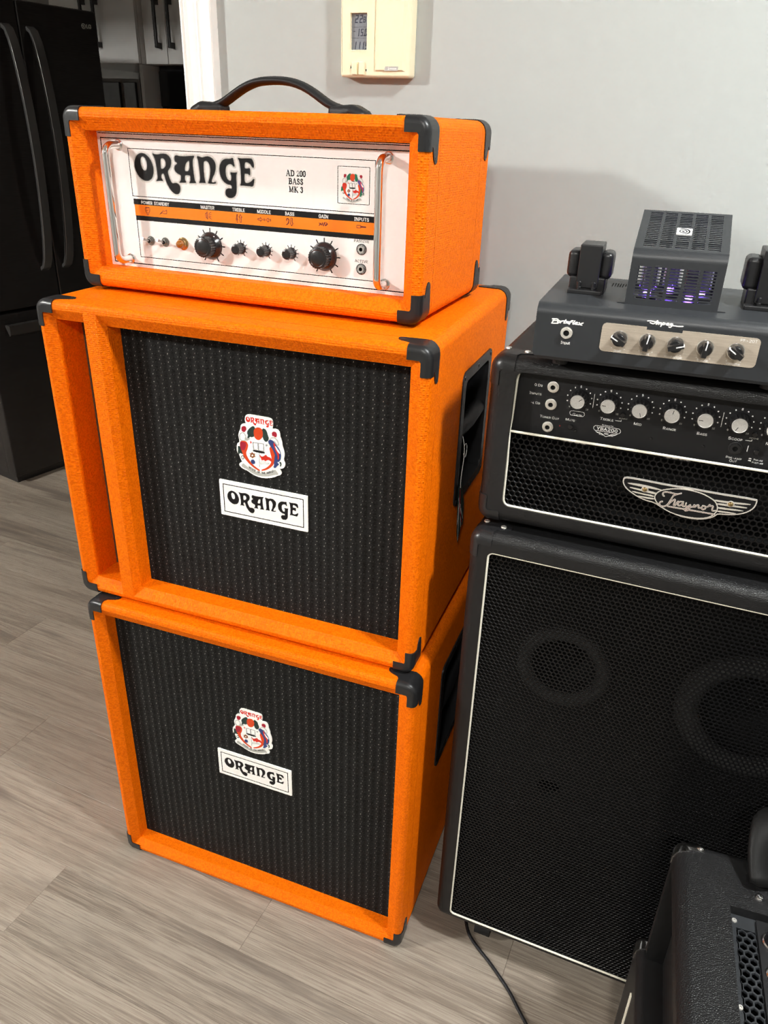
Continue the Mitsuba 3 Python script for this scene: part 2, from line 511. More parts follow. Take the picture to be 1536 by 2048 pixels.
LOGO={"O":[[238,598],[313,585],[375,539],[415,472],[433,393],[416,311],[368,251],[296,226],[220,240],[149,293],[108,367],[97,441],[124,523],[174,576]],"Oh":[[263,554],[305,524],[323,468],[320,411],[300,375],[267,362],[236,384],[216,435],[210,492],[226,536]],"R":[[437,603],[465,588],[525,584],[595,603],[669,599],[723,569],[747,520],[740,463],[710,413],[671,379],[674,341],[693,284],[730,217],[777,231],[829,224],[866,189],[862,131],[834,90],[790,76],[739,92],[691,134],[645,201],[618,269],[605,332],[582,346],[553,321],[550,280],[577,255],[572,241],[521,248],[462,233],[457,247],[488,272],[487,343],[481,435],[471,514],[460,548],[438,575]],"Rh":[[564,535],[610,542],[641,516],[652,476],[635,436],[601,406],[563,399],[558,450]],"A":[[813,584],[847,591],[889,578],[978,580],[1066,589],[1137,595],[1138,580],[1109,546],[1102,473],[1110,361],[1117,282],[1139,251],[1132,243],[1084,244],[1028,237],[1025,249],[1046,267],[1049,324],[1042,340],[971,341],[954,320],[954,274],[974,252],[965,240],[913,241],[860,233],[857,246],[886,271],[893,337],[857,344],[807,370],[789,403],[789,443],[818,467],[846,479],[839,496],[808,505],[800,544]],"Ah":[[1053,527],[1031,524],[991,491],[971,445],[962,388],[1039,392]],"N":[[1183,593],[1219,589],[1268,574],[1320,593],[1384,596],[1439,570],[1478,522],[1483,456],[1460,389],[1420,331],[1393,273],[1428,264],[1459,282],[1472,266],[1456,252],[1391,248],[1333,253],[1342,271],[1369,328],[1390,408],[1386,474],[1364,523],[1322,538],[1292,526],[1281,481],[1280,392],[1284,302],[1298,263],[1294,251],[1239,254],[1191,247],[1190,261],[1213,287],[1210,388],[1204,478],[1196,544],[1183,566]],"G":[[1768,591],[1775,535],[1789,492],[1772,480],[1739,512],[1697,515],[1652,486],[1635,441],[1637,375],[1655,326],[1682,305],[1710,303],[1721,323],[1725,368],[1710,400],[1718,414],[1767,406],[1816,416],[1820,403],[1804,383],[1801,283],[1800,171],[1775,113],[1723,82],[1659,81],[1618,110],[1610,155],[1631,193],[1675,209],[1717,198],[1723,223],[1714,250],[1664,251],[1602,278],[1556,332],[1537,403],[1538,470],[1564,526],[1609,566],[1666,580],[1715,576],[1744,590]],"E":[[1849,598],[1890,589],[1973,595],[2056,598],[2079,569],[2095,516],[2084,481],[2063,488],[2038,524],[1991,547],[1957,548],[1943,509],[1945,471],[1979,467],[2015,480],[2028,464],[2028,404],[2016,382],[1997,403],[1955,406],[1937,400],[1930,333],[1941,290],[1983,286],[2040,311],[2072,346],[2090,341],[2081,297],[2064,246],[2009,249],[1925,253],[1862,250],[1858,263],[1878,287],[1881,397],[1874,506],[1861,566],[1845,584]]}
CREST={"outline":[[-227,469],[-178,493],[43,489],[181,489],[214,456],[214,369],[197,323],[238,335],[295,328],[323,283],[323,223],[353,151],[356,74],[383,11],[386,-67],[367,-138],[395,-178],[387,-236],[351,-271],[298,-275],[331,-338],[318,-381],[264,-396],[222,-428],[131,-462],[22,-482],[-74,-477],[-169,-448],[-240,-408],[-312,-392],[-371,-356],[-375,-316],[-343,-287],[-318,-277],[-351,-230],[-360,-174],[-401,-141],[-403,-44],[-385,16],[-341,34],[-365,132],[-350,190],[-316,251],[-320,295],[-282,334],[-222,338],[-243,396]],"word":[[-223,431],[178,429],[176,363],[-227,365]],"fruit":[[-84,272],[-36,305],[11,306],[39,275],[42,210],[16,155],[-31,125],[-73,146],[-91,199]],"leafL":[[-106,318],[-83,294],[-104,241],[-88,199],[-126,154],[-173,163],[-206,108],[-184,173],[-206,208],[-167,264]],"leafR":[[52,310],[103,286],[118,222],[139,170],[108,121],[79,127],[63,158],[47,211]],"shL":[[-325,54],[-339,-22],[-303,-130],[-266,-215],[-197,-284],[-115,-339],[-33,-372],[-30,-356],[-103,-325],[-172,-268],[-234,-187],[-254,-110],[-218,-47],[-206,29],[-250,67]],"shR":[[217,72],[244,21],[253,-56],[231,-162],[187,-249],[101,-323],[4,-363],[10,-347],[90,-307],[164,-231],[189,-147],[169,-48],[150,16],[175,54]],"hairL":[[-300,271],[-266,295],[-231,293],[-221,261],[-240,230],[-247,213],[-289,209]],"bodyL":[[-340,158],[-302,198],[-254,195],[-227,154],[-225,88],[-274,57],[-334,64],[-349,112]],"bodyLi":[[-328,158],[-300,185],[-261,182],[-239,147],[-238,97],[-276,70],[-323,77],[-335,114]],"armL":[[-258,127],[-205,119],[-151,128],[-188,94],[-225,71],[-249,84]],"skirtL":[[-337,1],[-322,54],[-299,36],[-257,48],[-231,19],[-263,-66],[-294,-83],[-330,-77]],"tailL":[[-381,-29],[-339,-33],[-285,-127],[-317,-155],[-345,-132],[-366,-170],[-389,-145],[-376,-85]],"tailL2":[[-330,-181],[-293,-163],[-278,-217],[-310,-240],[-332,-216]],"hairR":[[201,274],[242,292],[276,270],[268,214],[239,214],[223,239],[211,215]],"bodyR":[[210,204],[262,202],[306,143],[310,88],[269,81],[231,141],[190,123],[144,149],[169,186]],"bodyRi":[[215,192],[252,189],[292,135],[295,97],[276,95],[240,154],[196,138],[162,154],[178,174]],"skirtR":[[162,152],[202,153],[247,99],[303,42],[335,-42],[320,-135],[284,-175],[250,-136],[241,-58],[209,15],[175,54],[131,125]],"stripeR":[[213,116],[236,120],[279,27],[306,-47],[303,-126],[279,-142],[282,-62],[244,10]],"stripeR2":[[240,76],[263,69],[324,-10],[327,-43],[278,-7]],"tailR":[[240,-81],[264,-65],[274,-132],[266,-190],[300,-206],[258,-237],[239,-274],[207,-269],[229,-225],[218,-198],[232,-150]],"tailR2":[[320,-157],[342,-187],[328,-241],[311,-233],[324,-196],[301,-183]],"book":[[-128,72],[-35,74],[61,77],[62,-67],[-120,-70]],"bookL":[[-113,61],[-45,65],[-43,-40],[-105,-41]],"bookR":[[-24,65],[49,66],[47,-38],[-24,-39]],"bookbar":[[-124,-48],[65,-49],[70,-82],[-124,-78]],"vline":[[-26,-82],[-19,-81],[-24,-311],[-32,-312]],"lion":[[-23,-113],[11,-144],[56,-124],[87,-94],[103,-125],[168,-130],[175,-189],[143,-164],[102,-168],[71,-199],[54,-168],[17,-194],[7,-162]],"gear":[[-188,-110],[-164,-117],[-138,-84],[-125,-111],[-92,-105],[-105,-136],[-88,-161],[-121,-167],[-144,-194],[-157,-171],[-189,-173],[-171,-141]],"gearh":[[-155,-133],[-131,-125],[-123,-144],[-140,-161],[-156,-156]],"ink":[[-170,-221],[-139,-204],[-103,-221],[-100,-267],[-137,-285],[-172,-268]],"moon":[[-171,85],[-151,77],[-140,59],[-155,43],[-176,51],[-157,60]],"sun":[[88,67],[106,78],[126,62],[107,37],[87,45]],"scroll":[[-8,-221],[34,-210],[135,-213],[140,-235],[33,-243],[-16,-269]],"banner":[[-306,-292],[-277,-316],[-213,-356],[-118,-397],[-22,-409],[74,-391],[171,-350],[232,-299],[249,-330],[295,-374],[241,-383],[193,-404],[96,-439],[-1,-455],[-97,-452],[-192,-417],[-251,-381],[-299,-372],[-346,-346]]}
BADGE={"outer":[[-756,220],[-647,228],[-175,215],[-17,224],[278,218],[760,226],[769,204],[764,138],[735,79],[675,26],[586,-17],[479,-40],[386,-48],[355,-91],[296,-131],[200,-166],[87,-177],[-42,-171],[-179,-132],[-268,-96],[-359,-53],[-456,-46],[-556,-19],[-662,35],[-723,77],[-763,131],[-772,183]],"oval":[[-359,22],[-352,71],[-319,114],[-256,149],[-168,176],[-57,195],[47,193],[151,181],[248,148],[318,110],[357,51],[360,-9],[328,-70],[270,-116],[183,-142],[81,-151],[-35,-149],[-144,-131],[-246,-91],[-320,-38]],"bars":[[[-707,156],[-518,166],[-301,142],[-311,130],[-512,133],[-692,142]],[[-674,104],[-505,98],[-350,89],[-351,64],[-501,74],[-666,93]],[[-636,57],[-496,48],[-377,45],[-374,26],[-506,33],[-627,42]],[[-570,6],[-454,9],[-361,11],[-356,-5],[-450,-11],[-559,-3]],[[297,132],[462,140],[705,158],[698,143],[467,117],[312,115]],[[349,96],[471,102],[679,107],[671,94],[476,79],[355,77]],[[362,46],[481,54],[646,57],[637,49],[486,32],[366,26]],[[370,0],[469,6],[575,7],[566,-4],[473,-11],[371,-16]]],"scr":[[[-239,60],[-260,77],[-249,113],[-192,118],[-109,108],[-67,130]],[[-109,108],[-141,94],[-162,22],[-184,-44],[-225,-73],[-269,-62],[-271,-21],[-244,-9]],[[-175,-28],[-121,51],[-110,26],[-122,-31],[-100,-26],[-81,26]],[[-24,31],[-70,28],[-79,-15],[-53,-29],[-23,24],[-25,-24],[-3,-19]],[[6,24],[6,-17],[32,-18],[58,21],[54,-41],[26,-74],[0,-59],[23,-31],[87,-6]],[[87,-6],[97,29],[100,-15],[126,29],[144,22],[140,-11],[166,0]],[[183,27],[172,-2],[193,-22],[217,1],[211,27],[183,27]],[[213,20],[240,26],[250,62],[255,36],[291,50],[283,8],[294,-16],[320,-4]],[[-176,-56],[-7,-54],[165,-51],[319,-51]]],"rivet":[[-492,108],[493,113]]}

# ---------------------------------------------------------------- the room
structure('floor', bx(-4.6, 2.6, -4.6, 3.4, -0.12, -0.0065), 'wood')
rng = random.Random(11)
PW, PL, FA = 0.155, 1.22, math.radians(-3.0)
fx, fy = np.array([math.cos(FA), math.sin(FA)]), np.array([-math.sin(FA), math.cos(FA)])
ORG = np.array([-0.27, -0.628])


def plank_mesh(L, W, idx):
    """One floor board with eased edges; uv = metres along and across, shifted per board."""
    g, e, t = 0.00015, 0.0005, 0.006
    x0, x1, y0, y1 = g, L - g, g, W - g
    lo = [(x0, y0, -t), (x1, y0, -t), (x1, y1, -t), (x0, y1, -t)]
    md = [(x, y, -0.0004) for x, y, _ in lo]
    hi = [(x0 + e, y0 + e, 0), (x1 - e, y0 + e, 0), (x1 - e, y1 - e, 0), (x0 + e, y1 - e, 0)]
    v = np.array(lo + md + hi)
    f = [[8, 9, 10], [8, 10, 11]]
    for k in range(4):
        n = (k + 1) % 4
        f += [[k, n, 4 + n], [k, 4 + n, 4 + k], [4 + k, 4 + n, 8 + n], [4 + k, 8 + n, 8 + k]]
    f = np.array(f)
    tri = v[f].reshape(-1, 3)
    uv = np.stack([tri[:, 0] + idx * 10.0 + 1.0, tri[:, 1]], 1)
    return trimesh.Trimesh(tri, np.arange(len(tri)).reshape(-1, 3), process=False), uv


n_plank = 0
for row in range(-11, 22):
    start = {0: -0.27 + 0.27, -1: -0.41, 1: -0.77}.get(row, (row * 0.43 + rng.uniform(-0.12, 0.12)) % PL)
    for col in range(-4, 3):
        s = start + col * PL
        o = ORG + fx * s + fy * (row * PW)
        if o[0] < -3.4 - PL or o[0] > 1.3 or o[1] > 2.6 or o[1] < -2.2:
            continue
        idx = rng.randrange(4, 900)
        m, uv = plank_mesh(PL, PW, idx)
        put('floor', 'plank', m, 'wood', frame(o[0], o[1], 0, FA), smooth=False, uv=uv)
        n_plank += 1

structure('wall_back', join(bx(-0.652, 2.6, 0, 0.115, -0.02, CEIL), bx(-4.6, -0.652, 0, 0.115, 1.98, CEIL)), 'wall_paint')
structure('wall_right', bx(2.2, 2.32, -4.6, 0, -0.02, CEIL), 'room_paint')
structure('wall_front', bx(-4.6, 2.6, -4.6, -4.48, -0.02, CEIL), 'room_paint')
structure('wall_left', bx(-4.6, -4.48, -4.48, 3.3, -0.02, CEIL), 'room_paint')
structure('ceiling', bx(-4.6, 2.6, -4.6, 3.4, CEIL, CEIL + 0.1), 'ceiling_paint')
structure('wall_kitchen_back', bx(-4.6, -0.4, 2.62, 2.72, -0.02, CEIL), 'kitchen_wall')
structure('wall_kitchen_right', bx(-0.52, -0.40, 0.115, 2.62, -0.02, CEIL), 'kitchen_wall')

# moulded door casing at the end of the wall
prof = [(-0.664, 0.0), (-0.664, -0.0115), (-0.6625, -0.0135), (-0.660, -0.0135), (-0.6585, -0.0115), (-0.6575, -0.0105), (-0.6555, -0.0125), (-0.652, -0.0140), (-0.649, -0.0135),
        (-0.6475, -0.0125), (-0.630, -0.0165), (-0.6275, -0.0190), (-0.624, -0.0190), (-0.6225, -0.0175), (-0.6205, -0.0170), (-0.611, -0.0195), (-0.604, -0.0205), (-0.5975, -0.0200), (-0.5955, -0.0180), (-0.595, 0.0)]
cas = trimesh.creation.extrude_polygon(Polygon(prof), 1.98, engine='earcut')
structure('trim_1', cas, 'trim_paint', smooth=25, label='white moulded door casing at the end of the grey wall')
structure('trim_2', bx(-0.668, -0.652, -0.002, 0.117, 0, 1.98), 'trim_paint')
structure('baseboard_back', bx(-0.595, 2.2, -0.013, 0, 0, 0.09), 'trim_paint')

# ceiling lamps outside the frame, the third an added fill
LAMP_LABEL = ['round ceiling lamp left of the speaker stack', 'round ceiling lamp by the wall above the black stack', 'added round fill lamp on the ceiling in the middle of the room']
for (lx, ly, lr, le), lab in zip(LAMPS, LAMP_LABEL):
    k = thing('ceiling_lamp', lab, 'lamp', None)
    drop = 0.16 if lx < -2 else 0.002
    dome = lathe([(lr, 0.0), (lr, -drop), (0, -drop)], 32)
    c_ = dome.triangles_center + [0, 0, drop / 2]
    if ((np.cross(dome.triangles[:, 1] - dome.triangles[:, 0], dome.triangles[:, 2] - dome.triangles[:, 0])) * c_).sum() < 0:
        dome.invert()
    put(k, 'diffuser', dome, 'plate_white', frame(lx, ly, CEIL - 0.016), smooth=False, emitter={'type': 'area', 'radiance': rgb(*le)})
    put(k, 'rim', lathe([(0, 0), (lr + 0.014, 0), (lr + 0.014, 0.012), (lr + 0.01, 0.016), (0, 0.016)], 32), 'trim_paint', frame(lx, ly, CEIL - 0.016))


# ---------------------------------------------------------------- thermostat on the wall
TH = frame(-0.3460, -0.0005, 1.4208)
k = thing('thermostat', 'cream wall thermostat with a small grey display hung on the grey wall', 'thermostat')
W_, H_ = 0.1235, 0.150
body = rbox(0, W_, -0.026, 0.0, 0, H_, 0.004)
win = mbx(0.0180, 0.0472, -0.03, -0.0205, 0.0388, 0.0900)
body = man(body) - win - mbx(0.0605, 0.0612, -0.03, -0.0248, 0.008, H_ - 0.004) - mbx(0.0030, 0.0036, -0.03, -0.0225, 0.006, H_ - 0.004)
put(k, 'housing', body, 'cream_plastic', TH)
door = hull([(x, y, z) for (x, z) in ((0.0625, 0.0075), (0.1165, 0.0075), (0.1165, 0.146), (0.0625, 0.146)) for y in (-0.0255,)] +
            [(x, -0.0285, z) for (x, z) in ((0.0645, 0.0105), (0.1105, 0.0105), (0.1105, 0.142), (0.0645, 0.142))])
put(k, 'cover', door, 'cream_plastic', TH, smooth=False)
put(k, 'bezel', ext(sbox(0.0160, 0.0368, 0.0492, 0.0920).difference(sbox(0.0180, 0.0388, 0.0472, 0.0900)), 0.0010, -0.0258), 'cream_plastic', TH)
d = put(k, 'display', bx(0.0178, 0.0474, -0.0212, -0.0205, 0.0386, 0.0902), 'lcd', TH, smooth=False, label='grey liquid crystal display')
SEG = {'0': 'abcdef', '1': 'bc', '2': 'abged', '5': 'afgcd', '8': 'abcdefg', '9': 'abcdfg', '-': 'g', '.': '.'}


def digits(text, x, z, h, w):
    out = []
    tk = h * 0.15
    for c in text:
        if c == '.':
            out.append(sbox(x - w * 0.28, z, x - w * 0.28 + tk, z + tk))
            continue
        segs = {'a': (0, h - tk, w, h), 'g': (0, h / 2 - tk / 2, w, h / 2 + tk / 2), 'd': (0, 0, w, tk), 'f': (0, h / 2, tk, h), 'b': (w - tk, h / 2, w, h), 'e': (0, 0, tk, h / 2), 'c': (w - tk, 0, w, h / 2)}
        for s in SEG.get(c, ''):
            a = segs[s]
            out.append(sbox(x + a[0], z + a[1], x + a[2], z + a[3]).buffer(-tk * 0.08))
        x += w * 1.5
    g = unary_union(out)
    return affinity.skew(g, xs=8, origin=(x, z))


put(d, 'digits', ext(digits('22', 0.0236, 0.0765, 0.0115, 0.0052), 0.0002, -0.0213), 'lcd_digit', TH, smooth=False)
put(d, 'digits', ext(digits('8', 0.0378, 0.0772, 0.0082, 0.0044), 0.0002, -0.0213), 'lcd_digit', TH, smooth=False)
put(d, 'digits', ext(digits('15.0', 0.0265, 0.0582, 0.0106, 0.0046), 0.0002, -0.0213), 'lcd_digit', TH, smooth=False)
put(d, 'digits', ext(digits('11', 0.0208, 0.0398, 0.0110, 0.0048), 0.0002, -0.0213), 'lcd_digit', TH, smooth=False)
put(d, 'digits', ext(digits('15', 0.0345, 0.0398, 0.0110, 0.0048), 0.0002, -0.0213), 'lcd_digit', TH, smooth=False)
for zz in (0.0556, 0.0708):
    put(d, 'rule', ext(sbox(0.0200, zz, 0.0465, zz + 0.0004), 0.0002, -0.0213), 'lcd_digit', TH, smooth=False)
put(d, 'sign', ext(sbox(0.0215, 0.0645, 0.0245, 0.0655), 0.0002, -0.0213), 'lcd_digit', TH, smooth=False)
for xx in (0.0220, 0.0345):
    put(k, 'button', rbox(xx, xx + 0.0092, -0.0300, -0.022, 0.0030, 0.0218, 0.0012), 'cream_plastic', TH)
put(k, 'arrow', ext(Polygon([(0.0180, 0.0125), (0.0206, 0.0125), (0.0193, 0.0170)]), 0.0002, -0.0260), 'print_black', TH)
put(k, 'arrow', ext(Polygon([(0.0452, 0.0112), (0.0480, 0.0112), (0.0466, 0.0070)]), 0.0002, -0.0260), 'print_black', TH)
e = put(k, 'maker_plate', ext(Polygon([(0.0795, 0.0090), (0.1030, 0.0090), (0.1045, 0.0155), (0.0815, 0.0155)]), 0.0003, -0.0285), 'print_silver', TH, label='small grey maker badge')
put(e, 'emblem', ext(Polygon([(0.0860, 0.0105), (0.0872, 0.0150), (0.0884, 0.0105)]), 0.0002, -0.0288), 'print_white', TH)
put(e, 'emblem', ext(sbox(0.0890, 0.0113, 0.1010, 0.0130), 0.0002, -0.0288), 'print_white', TH)

# ---------------------------------------------------------------- kitchen beyond the opening
def blade(path, hw, ht):
    """A flat bar with crisp eased edges swept along an upright bow."""
    q = rrect(-hw, hw, -ht, ht, 0.0022, 3)
    t = np.gradient(path, axis=0)
    t /= np.linalg.norm(t, axis=1, keepdims=True)
    nrm = np.cross(t, [1, 0, 0])
    rings = path[:, None] + q[None, :, :1] * np.array([1, 0, 0]) + q[None, :, 1:] * nrm[:, None]
    n = len(q)
    v = np.vstack([rings.reshape(-1, 3), path[:1], path[-1:]])
    f = []
    for i in range(len(path) - 1):
        for k_ in range(n):
            a0, a1 = i * n + k_, i * n + (k_ + 1) % n
            f += [[a0, a1, a1 + n], [a0, a1 + n, a0 + n]]
    for k_ in range(n):
        f += [[len(v) - 2, (k_ + 1) % n, k_], [len(v) - 1, (len(path) - 1) * n + k_, (len(path) - 1) * n + (k_ + 1) % n]]
    m = trimesh.Trimesh(v, np.array(f), process=False)
    m.fix_normals()
    return m


FR = frame(-2.1187, 0.7319, 0, math.radians(77.52))
k = thing('refrigerator', 'black stainless french door refrigerator with curved bar handles in the dark kitchen', 'refrigerator')
put(k, 'cabinet', rbox(0.004, 0.651, 0.055, 0.78, 0.035, 1.685, 0.006), 'fridge_steel', FR)
DW = 0.3265
put(k, 'door', rbox(0.0, DW, 0, 0.052, 0.690, 1.702, 0.006), 'fridge_steel', FR)
d2 = put(k, 'door', rbox(DW + 0.003, 0.655, 0, 0.052, 0.690, 1.702, 0.006), 'fridge_steel', FR)
dr_ = put(k, 'drawer', rbox(0.0, 0.655, 0, 0.052, 0.035, 0.680, 0.006), 'fridge_steel', FR)
hp = hull([(x, y, z) for x in (0.075, 0.58) for (y, z) in ((-0.028, 0.640), (-0.026, 0.606), (-0.018, 0.600), (0.001, 0.634), (0.001, 0.640))])
put(dr_, 'handle', hp, 'fridge_trim', FR, smooth=False, label='wide bevelled drawer pull')
for ux, key in ((0.278, k + '__door'), (0.372, d2)):
    zz = np.linspace(0.835, 1.610, 26)
    bow = -0.016 - 0.050 * np.sin((zz - 0.835) / (1.610 - 0.835) * math.pi) ** 0.6
    path = np.stack([np.full(26, ux), bow, zz], 1)
    path = np.vstack([[[ux, 0.004, 0.822]], path, [[ux, 0.004, 1.622]]])
    put(key, 'handle', blade(path, 0.017, 0.0065), 'handle_steel', FR, smooth=35, label='tall curved blade handle')
ring = Point(0.5955, 1.651).buffer(0.0085).difference(Point(0.5955, 1.651).buffer(0.0070))
face = unary_union([ring, sbox(0.5945, 1.6468, 0.5960, 1.6545), sbox(0.5945, 1.6468, 0.5985, 1.6480), Point(0.5918, 1.6530).buffer(0.0012)])
put(d2, 'emblem', ext(face, 0.0006, 0.0), 'print_silver', FR)
put(d2, 'emblem', words('LG', 0.0125, 0.6185, 0.0, 1.6455, True), 'print_silver', FR)
put(k, 'plinth', bx(0.02, 0.63, 0.03, 0.74, 0.0, 0.036), 'appliance_black', FR, smooth=False)


def wall_cabinet(label, x0, x1, yf, z0, z1, depth, doors):
    k = thing('kitchen_cabinet', label, 'cabinet')
    put(k, 'carcass', bx(x0, x1, yf + 0.02, yf + depth, z0, z1), 'cabinet_white', smooth=False)
    w = (x1 - x0) / doors
    for i in range(doors):
        a, b = x0 + i * w + 0.0015, x0 + (i + 1) * w - 0.0015
        d = put(k, 'door', rbox(a, b, yf, yf + 0.019, z0, z1, 0.002, 8), 'cabinet_white')
        hx = b - 0.034 if i % 2 == 0 else a + 0.034
        hz = z0 + 0.062
        put(d, 'handle', join(rbox(hx - 0.0065, hx + 0.0065, yf - 0.036, yf - 0.024, hz, hz + 0.190, 0.002, 8), bx(hx - 0.0065, hx + 0.0065, yf - 0.026, yf + 0.001, hz, hz + 0.022),
                              bx(hx - 0.0065, hx + 0.0065, yf - 0.026, yf + 0.001, hz + 0.168, hz + 0.190)), 'black_plastic', label='black square bar handle')


wall_cabinet('white kitchen wall cabinet nearest the refrigerator with black bar handles', -2.752, -2.275, 2.0, 1.581, 2.36, 0.60, 2)
wall_cabinet('white kitchen wall cabinet with black bar handles beside the door casing', -2.2745, -2.026, 2.05, 1.582, 2.36, 0.55, 2)
# tall white side panel under the cabinets
k = thing('kitchen_side_panel', 'tall white side panel standing below the kitchen wall cabinets', 'panel')
put(k, 'board', rbox(-2.293, -2.275, 2.02, 2.60, 0.0, 1.580, 0.002, 8), 'cabinet_white')
k = thing('kitchen_counter', 'dark kitchen counter standing behind the orange amplifier head', 'counter')
put(k, 'worktop', rbox(-3.4, -2.294, 1.98, 2.61, 0.88, 0.92, 0.004, 8), 'appliance_black')
put(k, 'base', bx(-3.4, -2.294, 2.02, 2.61, 0.0, 0.88), 'cabinet_white', smooth=False)
k = thing('microwave_oven', 'black microwave oven with a dark glass door below the kitchen cabinets', 'microwave')
MW = frame(0, 0)
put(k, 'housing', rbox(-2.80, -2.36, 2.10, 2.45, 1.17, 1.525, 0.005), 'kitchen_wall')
put(k, 'door', rbox(-2.79, -2.47, 2.085, 2.102, 1.185, 1.510, 0.003), 'appliance_black')
put(k, 'control_panel', rbox(-2.445, -2.375, 2.085, 2.102, 1.185, 1.510, 0.003), 'appliance_black')
put(k, 'shelf', bx(-2.82, -2.294, 2.10, 2.60, 1.14, 1.168), 'cabinet_white', smooth=False)
k = thing('wall_oven', 'tall black built-in oven under the cabinet by the door casing', 'oven')
put(k, 'housing', bx(-2.268, -1.70, 2.14, 2.60, 0.0, 1.580), 'appliance_black', smooth=False)
put(k, 'door', rbox(-2.258, -1.71, 2.115, 2.14, 0.90, 1.40, 0.004), 'appliance_black')
put(k, 'fascia', rbox(-2.258, -1.71, 2.115, 2.14, 1.41, 1.56, 0.004), 'appliance_black')
put(k, 'handle', tube([(-2.21, 2.075, 1.365), (-1.76, 2.075, 1.365)], 0.009, 10), 'handle_steel')

# ---------------------------------------------------------------- orange speaker stack
def region(sx, sy, sz, x0, W, D, z0, z1, kx=1.0):
    """Where a three-way corner protector covers a cabinet corner (a across, b back, c down from that corner)."""
    flap = [(-0.01, -0.01), (0.030, -0.01), (0.030, 0.008), (0.034, 0.015), (0.046, 0.0195), (0.0505, 0.023), (0.052, 0.0275), (0.0495, 0.0315), (0.044, 0.0325), (0.024, 0.034), (-0.01, 0.036)]
    ell = [(-0.01, -0.01), (0.031, -0.01), (0.031, 0.0175), (0.0145, 0.0175), (0.0125, 0.020), (0.0125, 0.038), (-0.01, 0.038)]
    up = m3.Manifold.extrude(m3.CrossSection([flap]), 0.022).translate((0, 0, -0.01))
    sd = m3.Manifold.extrude(m3.CrossSection([flap]), 0.022).translate((0, 0, -0.01)).transform([[0, 0, 1, 0], [0, 1, 0, 0], [1, 0, 0, 0]])
    fr = m3.Manifold.extrude(m3.CrossSection([ell]), 0.022).translate((0, 0, -0.01)).transform([[1, 0, 0, 0], [0, 0, 1, 0], [0, 1, 0, 0]])
    r = up + sd + fr
    A = [[-1 if sx else 1, 0, 0, x0 + W if sx else x0], [0, -1 if sy else 1, 0, D if sy else 0], [0, 0, -1 if sz else 1, z1 if sz else z0]]
    return r.transform(A), (lambda a, b, c: np.array([A[0][0] * a + A[0][3], A[1][1] * b + A[1][3], A[2][2] * c + A[2][3]]))


def corners(key, fr, W, D, z0, z1, x0=0.0, rf=0.009, rc=0.016, m='black_plastic', which=None, screw='black_plastic'):
    shell = loft_box(W, D, z0, z1, x0, rf, rc, grow=0.0015) - loft_box(W, D, z0, z1, x0, rf, rc)
    for sy in (0, 1):
        for sz in (1, 0):
            for sx in (0, 1):
                if which and (sx, sy, sz) not in which:
                    continue
                r, at = region(sx, sy, sz, x0, W, D, z0, z1)
                c = put(key, 'corner_protector', shell ^ r, m, fr, smooth=35, label='black moulded corner' if m == 'black_plastic' else None)
                sc = lathe([(0, 0), (0.0034, 0), (0.0032, 0.0003), (0.0026, 0.0005), (0, 0.0005)], 14)
                p = at(0.0455, 0.0265, 0)
                v = sc.vertices
                s1 = trimesh.Trimesh(np.stack([v[:, 0] + p[0], v[:, 1] + p[1], (p[2] + 0.0014 + v[:, 2]) if sz else (p[2] - 0.0014 - v[:, 2])], 1), sc.faces)
                p = at(0, 0.0265, 0.0455)
                s2 = trimesh.Trimesh(np.stack([(p[0] + 0.0014 + v[:, 2]) if sx else (p[0] - 0.0014 - v[:, 2]), v[:, 0] + p[1], v[:, 1] + p[2]], 1), sc.faces)
                for s in (s1, s2):
                    s.fix_normals()
                    put(c, 'screw', s, screw, fr)


def opening(u0, u1, w0, w1, depth, bev, bd=0.012):
    """Bevelled recess: (left, right, bottom, top) bevel widths at the front, straight walls behind."""
    l, r, b, t = bev
    e = 0.002
    k = e / bd
    o = [(u0 - l * k, w0 - b * k), (u1 + r * k, w0 - b * k), (u1 + r * k, w1 + t * k), (u0 - l * k, w1 + t * k)]
    i = [(u0 + l, w0 + b), (u1 - r, w0 + b), (u1 - r, w1 - t), (u0 + l, w1 - t)]
    pts = [(x, -e, z) for x, z in o] + [(x, bd, z) for x, z in i]
    return m3.Manifold.hull_points(np.array(pts, np.float32)) + mbx(u0 + l, u1 - r, bd - 0.001, depth, w0 + b, w1 - t)


def ring_groove(W, D, z0, z1, y, x0=0.0, wd=0.0011, dp=0.0013, rf=0.009, rc=0.016):
    q = rrect(x0 + dp, x0 + W - dp, z0 + dp, z1 - dp, max(rc - dp, 0.002))
    core = m3.Manifold.extrude(m3.CrossSection([q.tolist()]), wd).transform([[1, 0, 0, 0], [0, 0, 1, y - wd / 2], [0, 1, 0, 0]])
    return mbx(x0 - 0.01, x0 + W + 0.01, y - wd / 2, y + wd / 2, z0 - 0.01, z1 + 0.01) - core


def uv_sheet(u0, u1, w0, w1, y, nx=1, nz=1):
    v = np.array([[u0, y, w0], [u1, y, w0], [u1, y, w1], [u0, y, w1], [u0, y + 0.004, w0], [u1, y + 0.004, w0], [u1, y + 0.004, w1], [u0, y + 0.004, w1]])
    f = np.array([[0, 1, 2], [0, 2, 3], [5, 4, 7], [5, 7, 6], [0, 4, 5], [0, 5, 1], [3, 2, 6], [3, 6, 7], [0, 3, 7], [0, 7, 4], [1, 5, 6], [1, 6, 2]])
    tri = v[f].reshape(-1, 3)
    return trimesh.Trimesh(tri, np.arange(36).reshape(-1, 3), process=False), tri[:, [0, 2]]


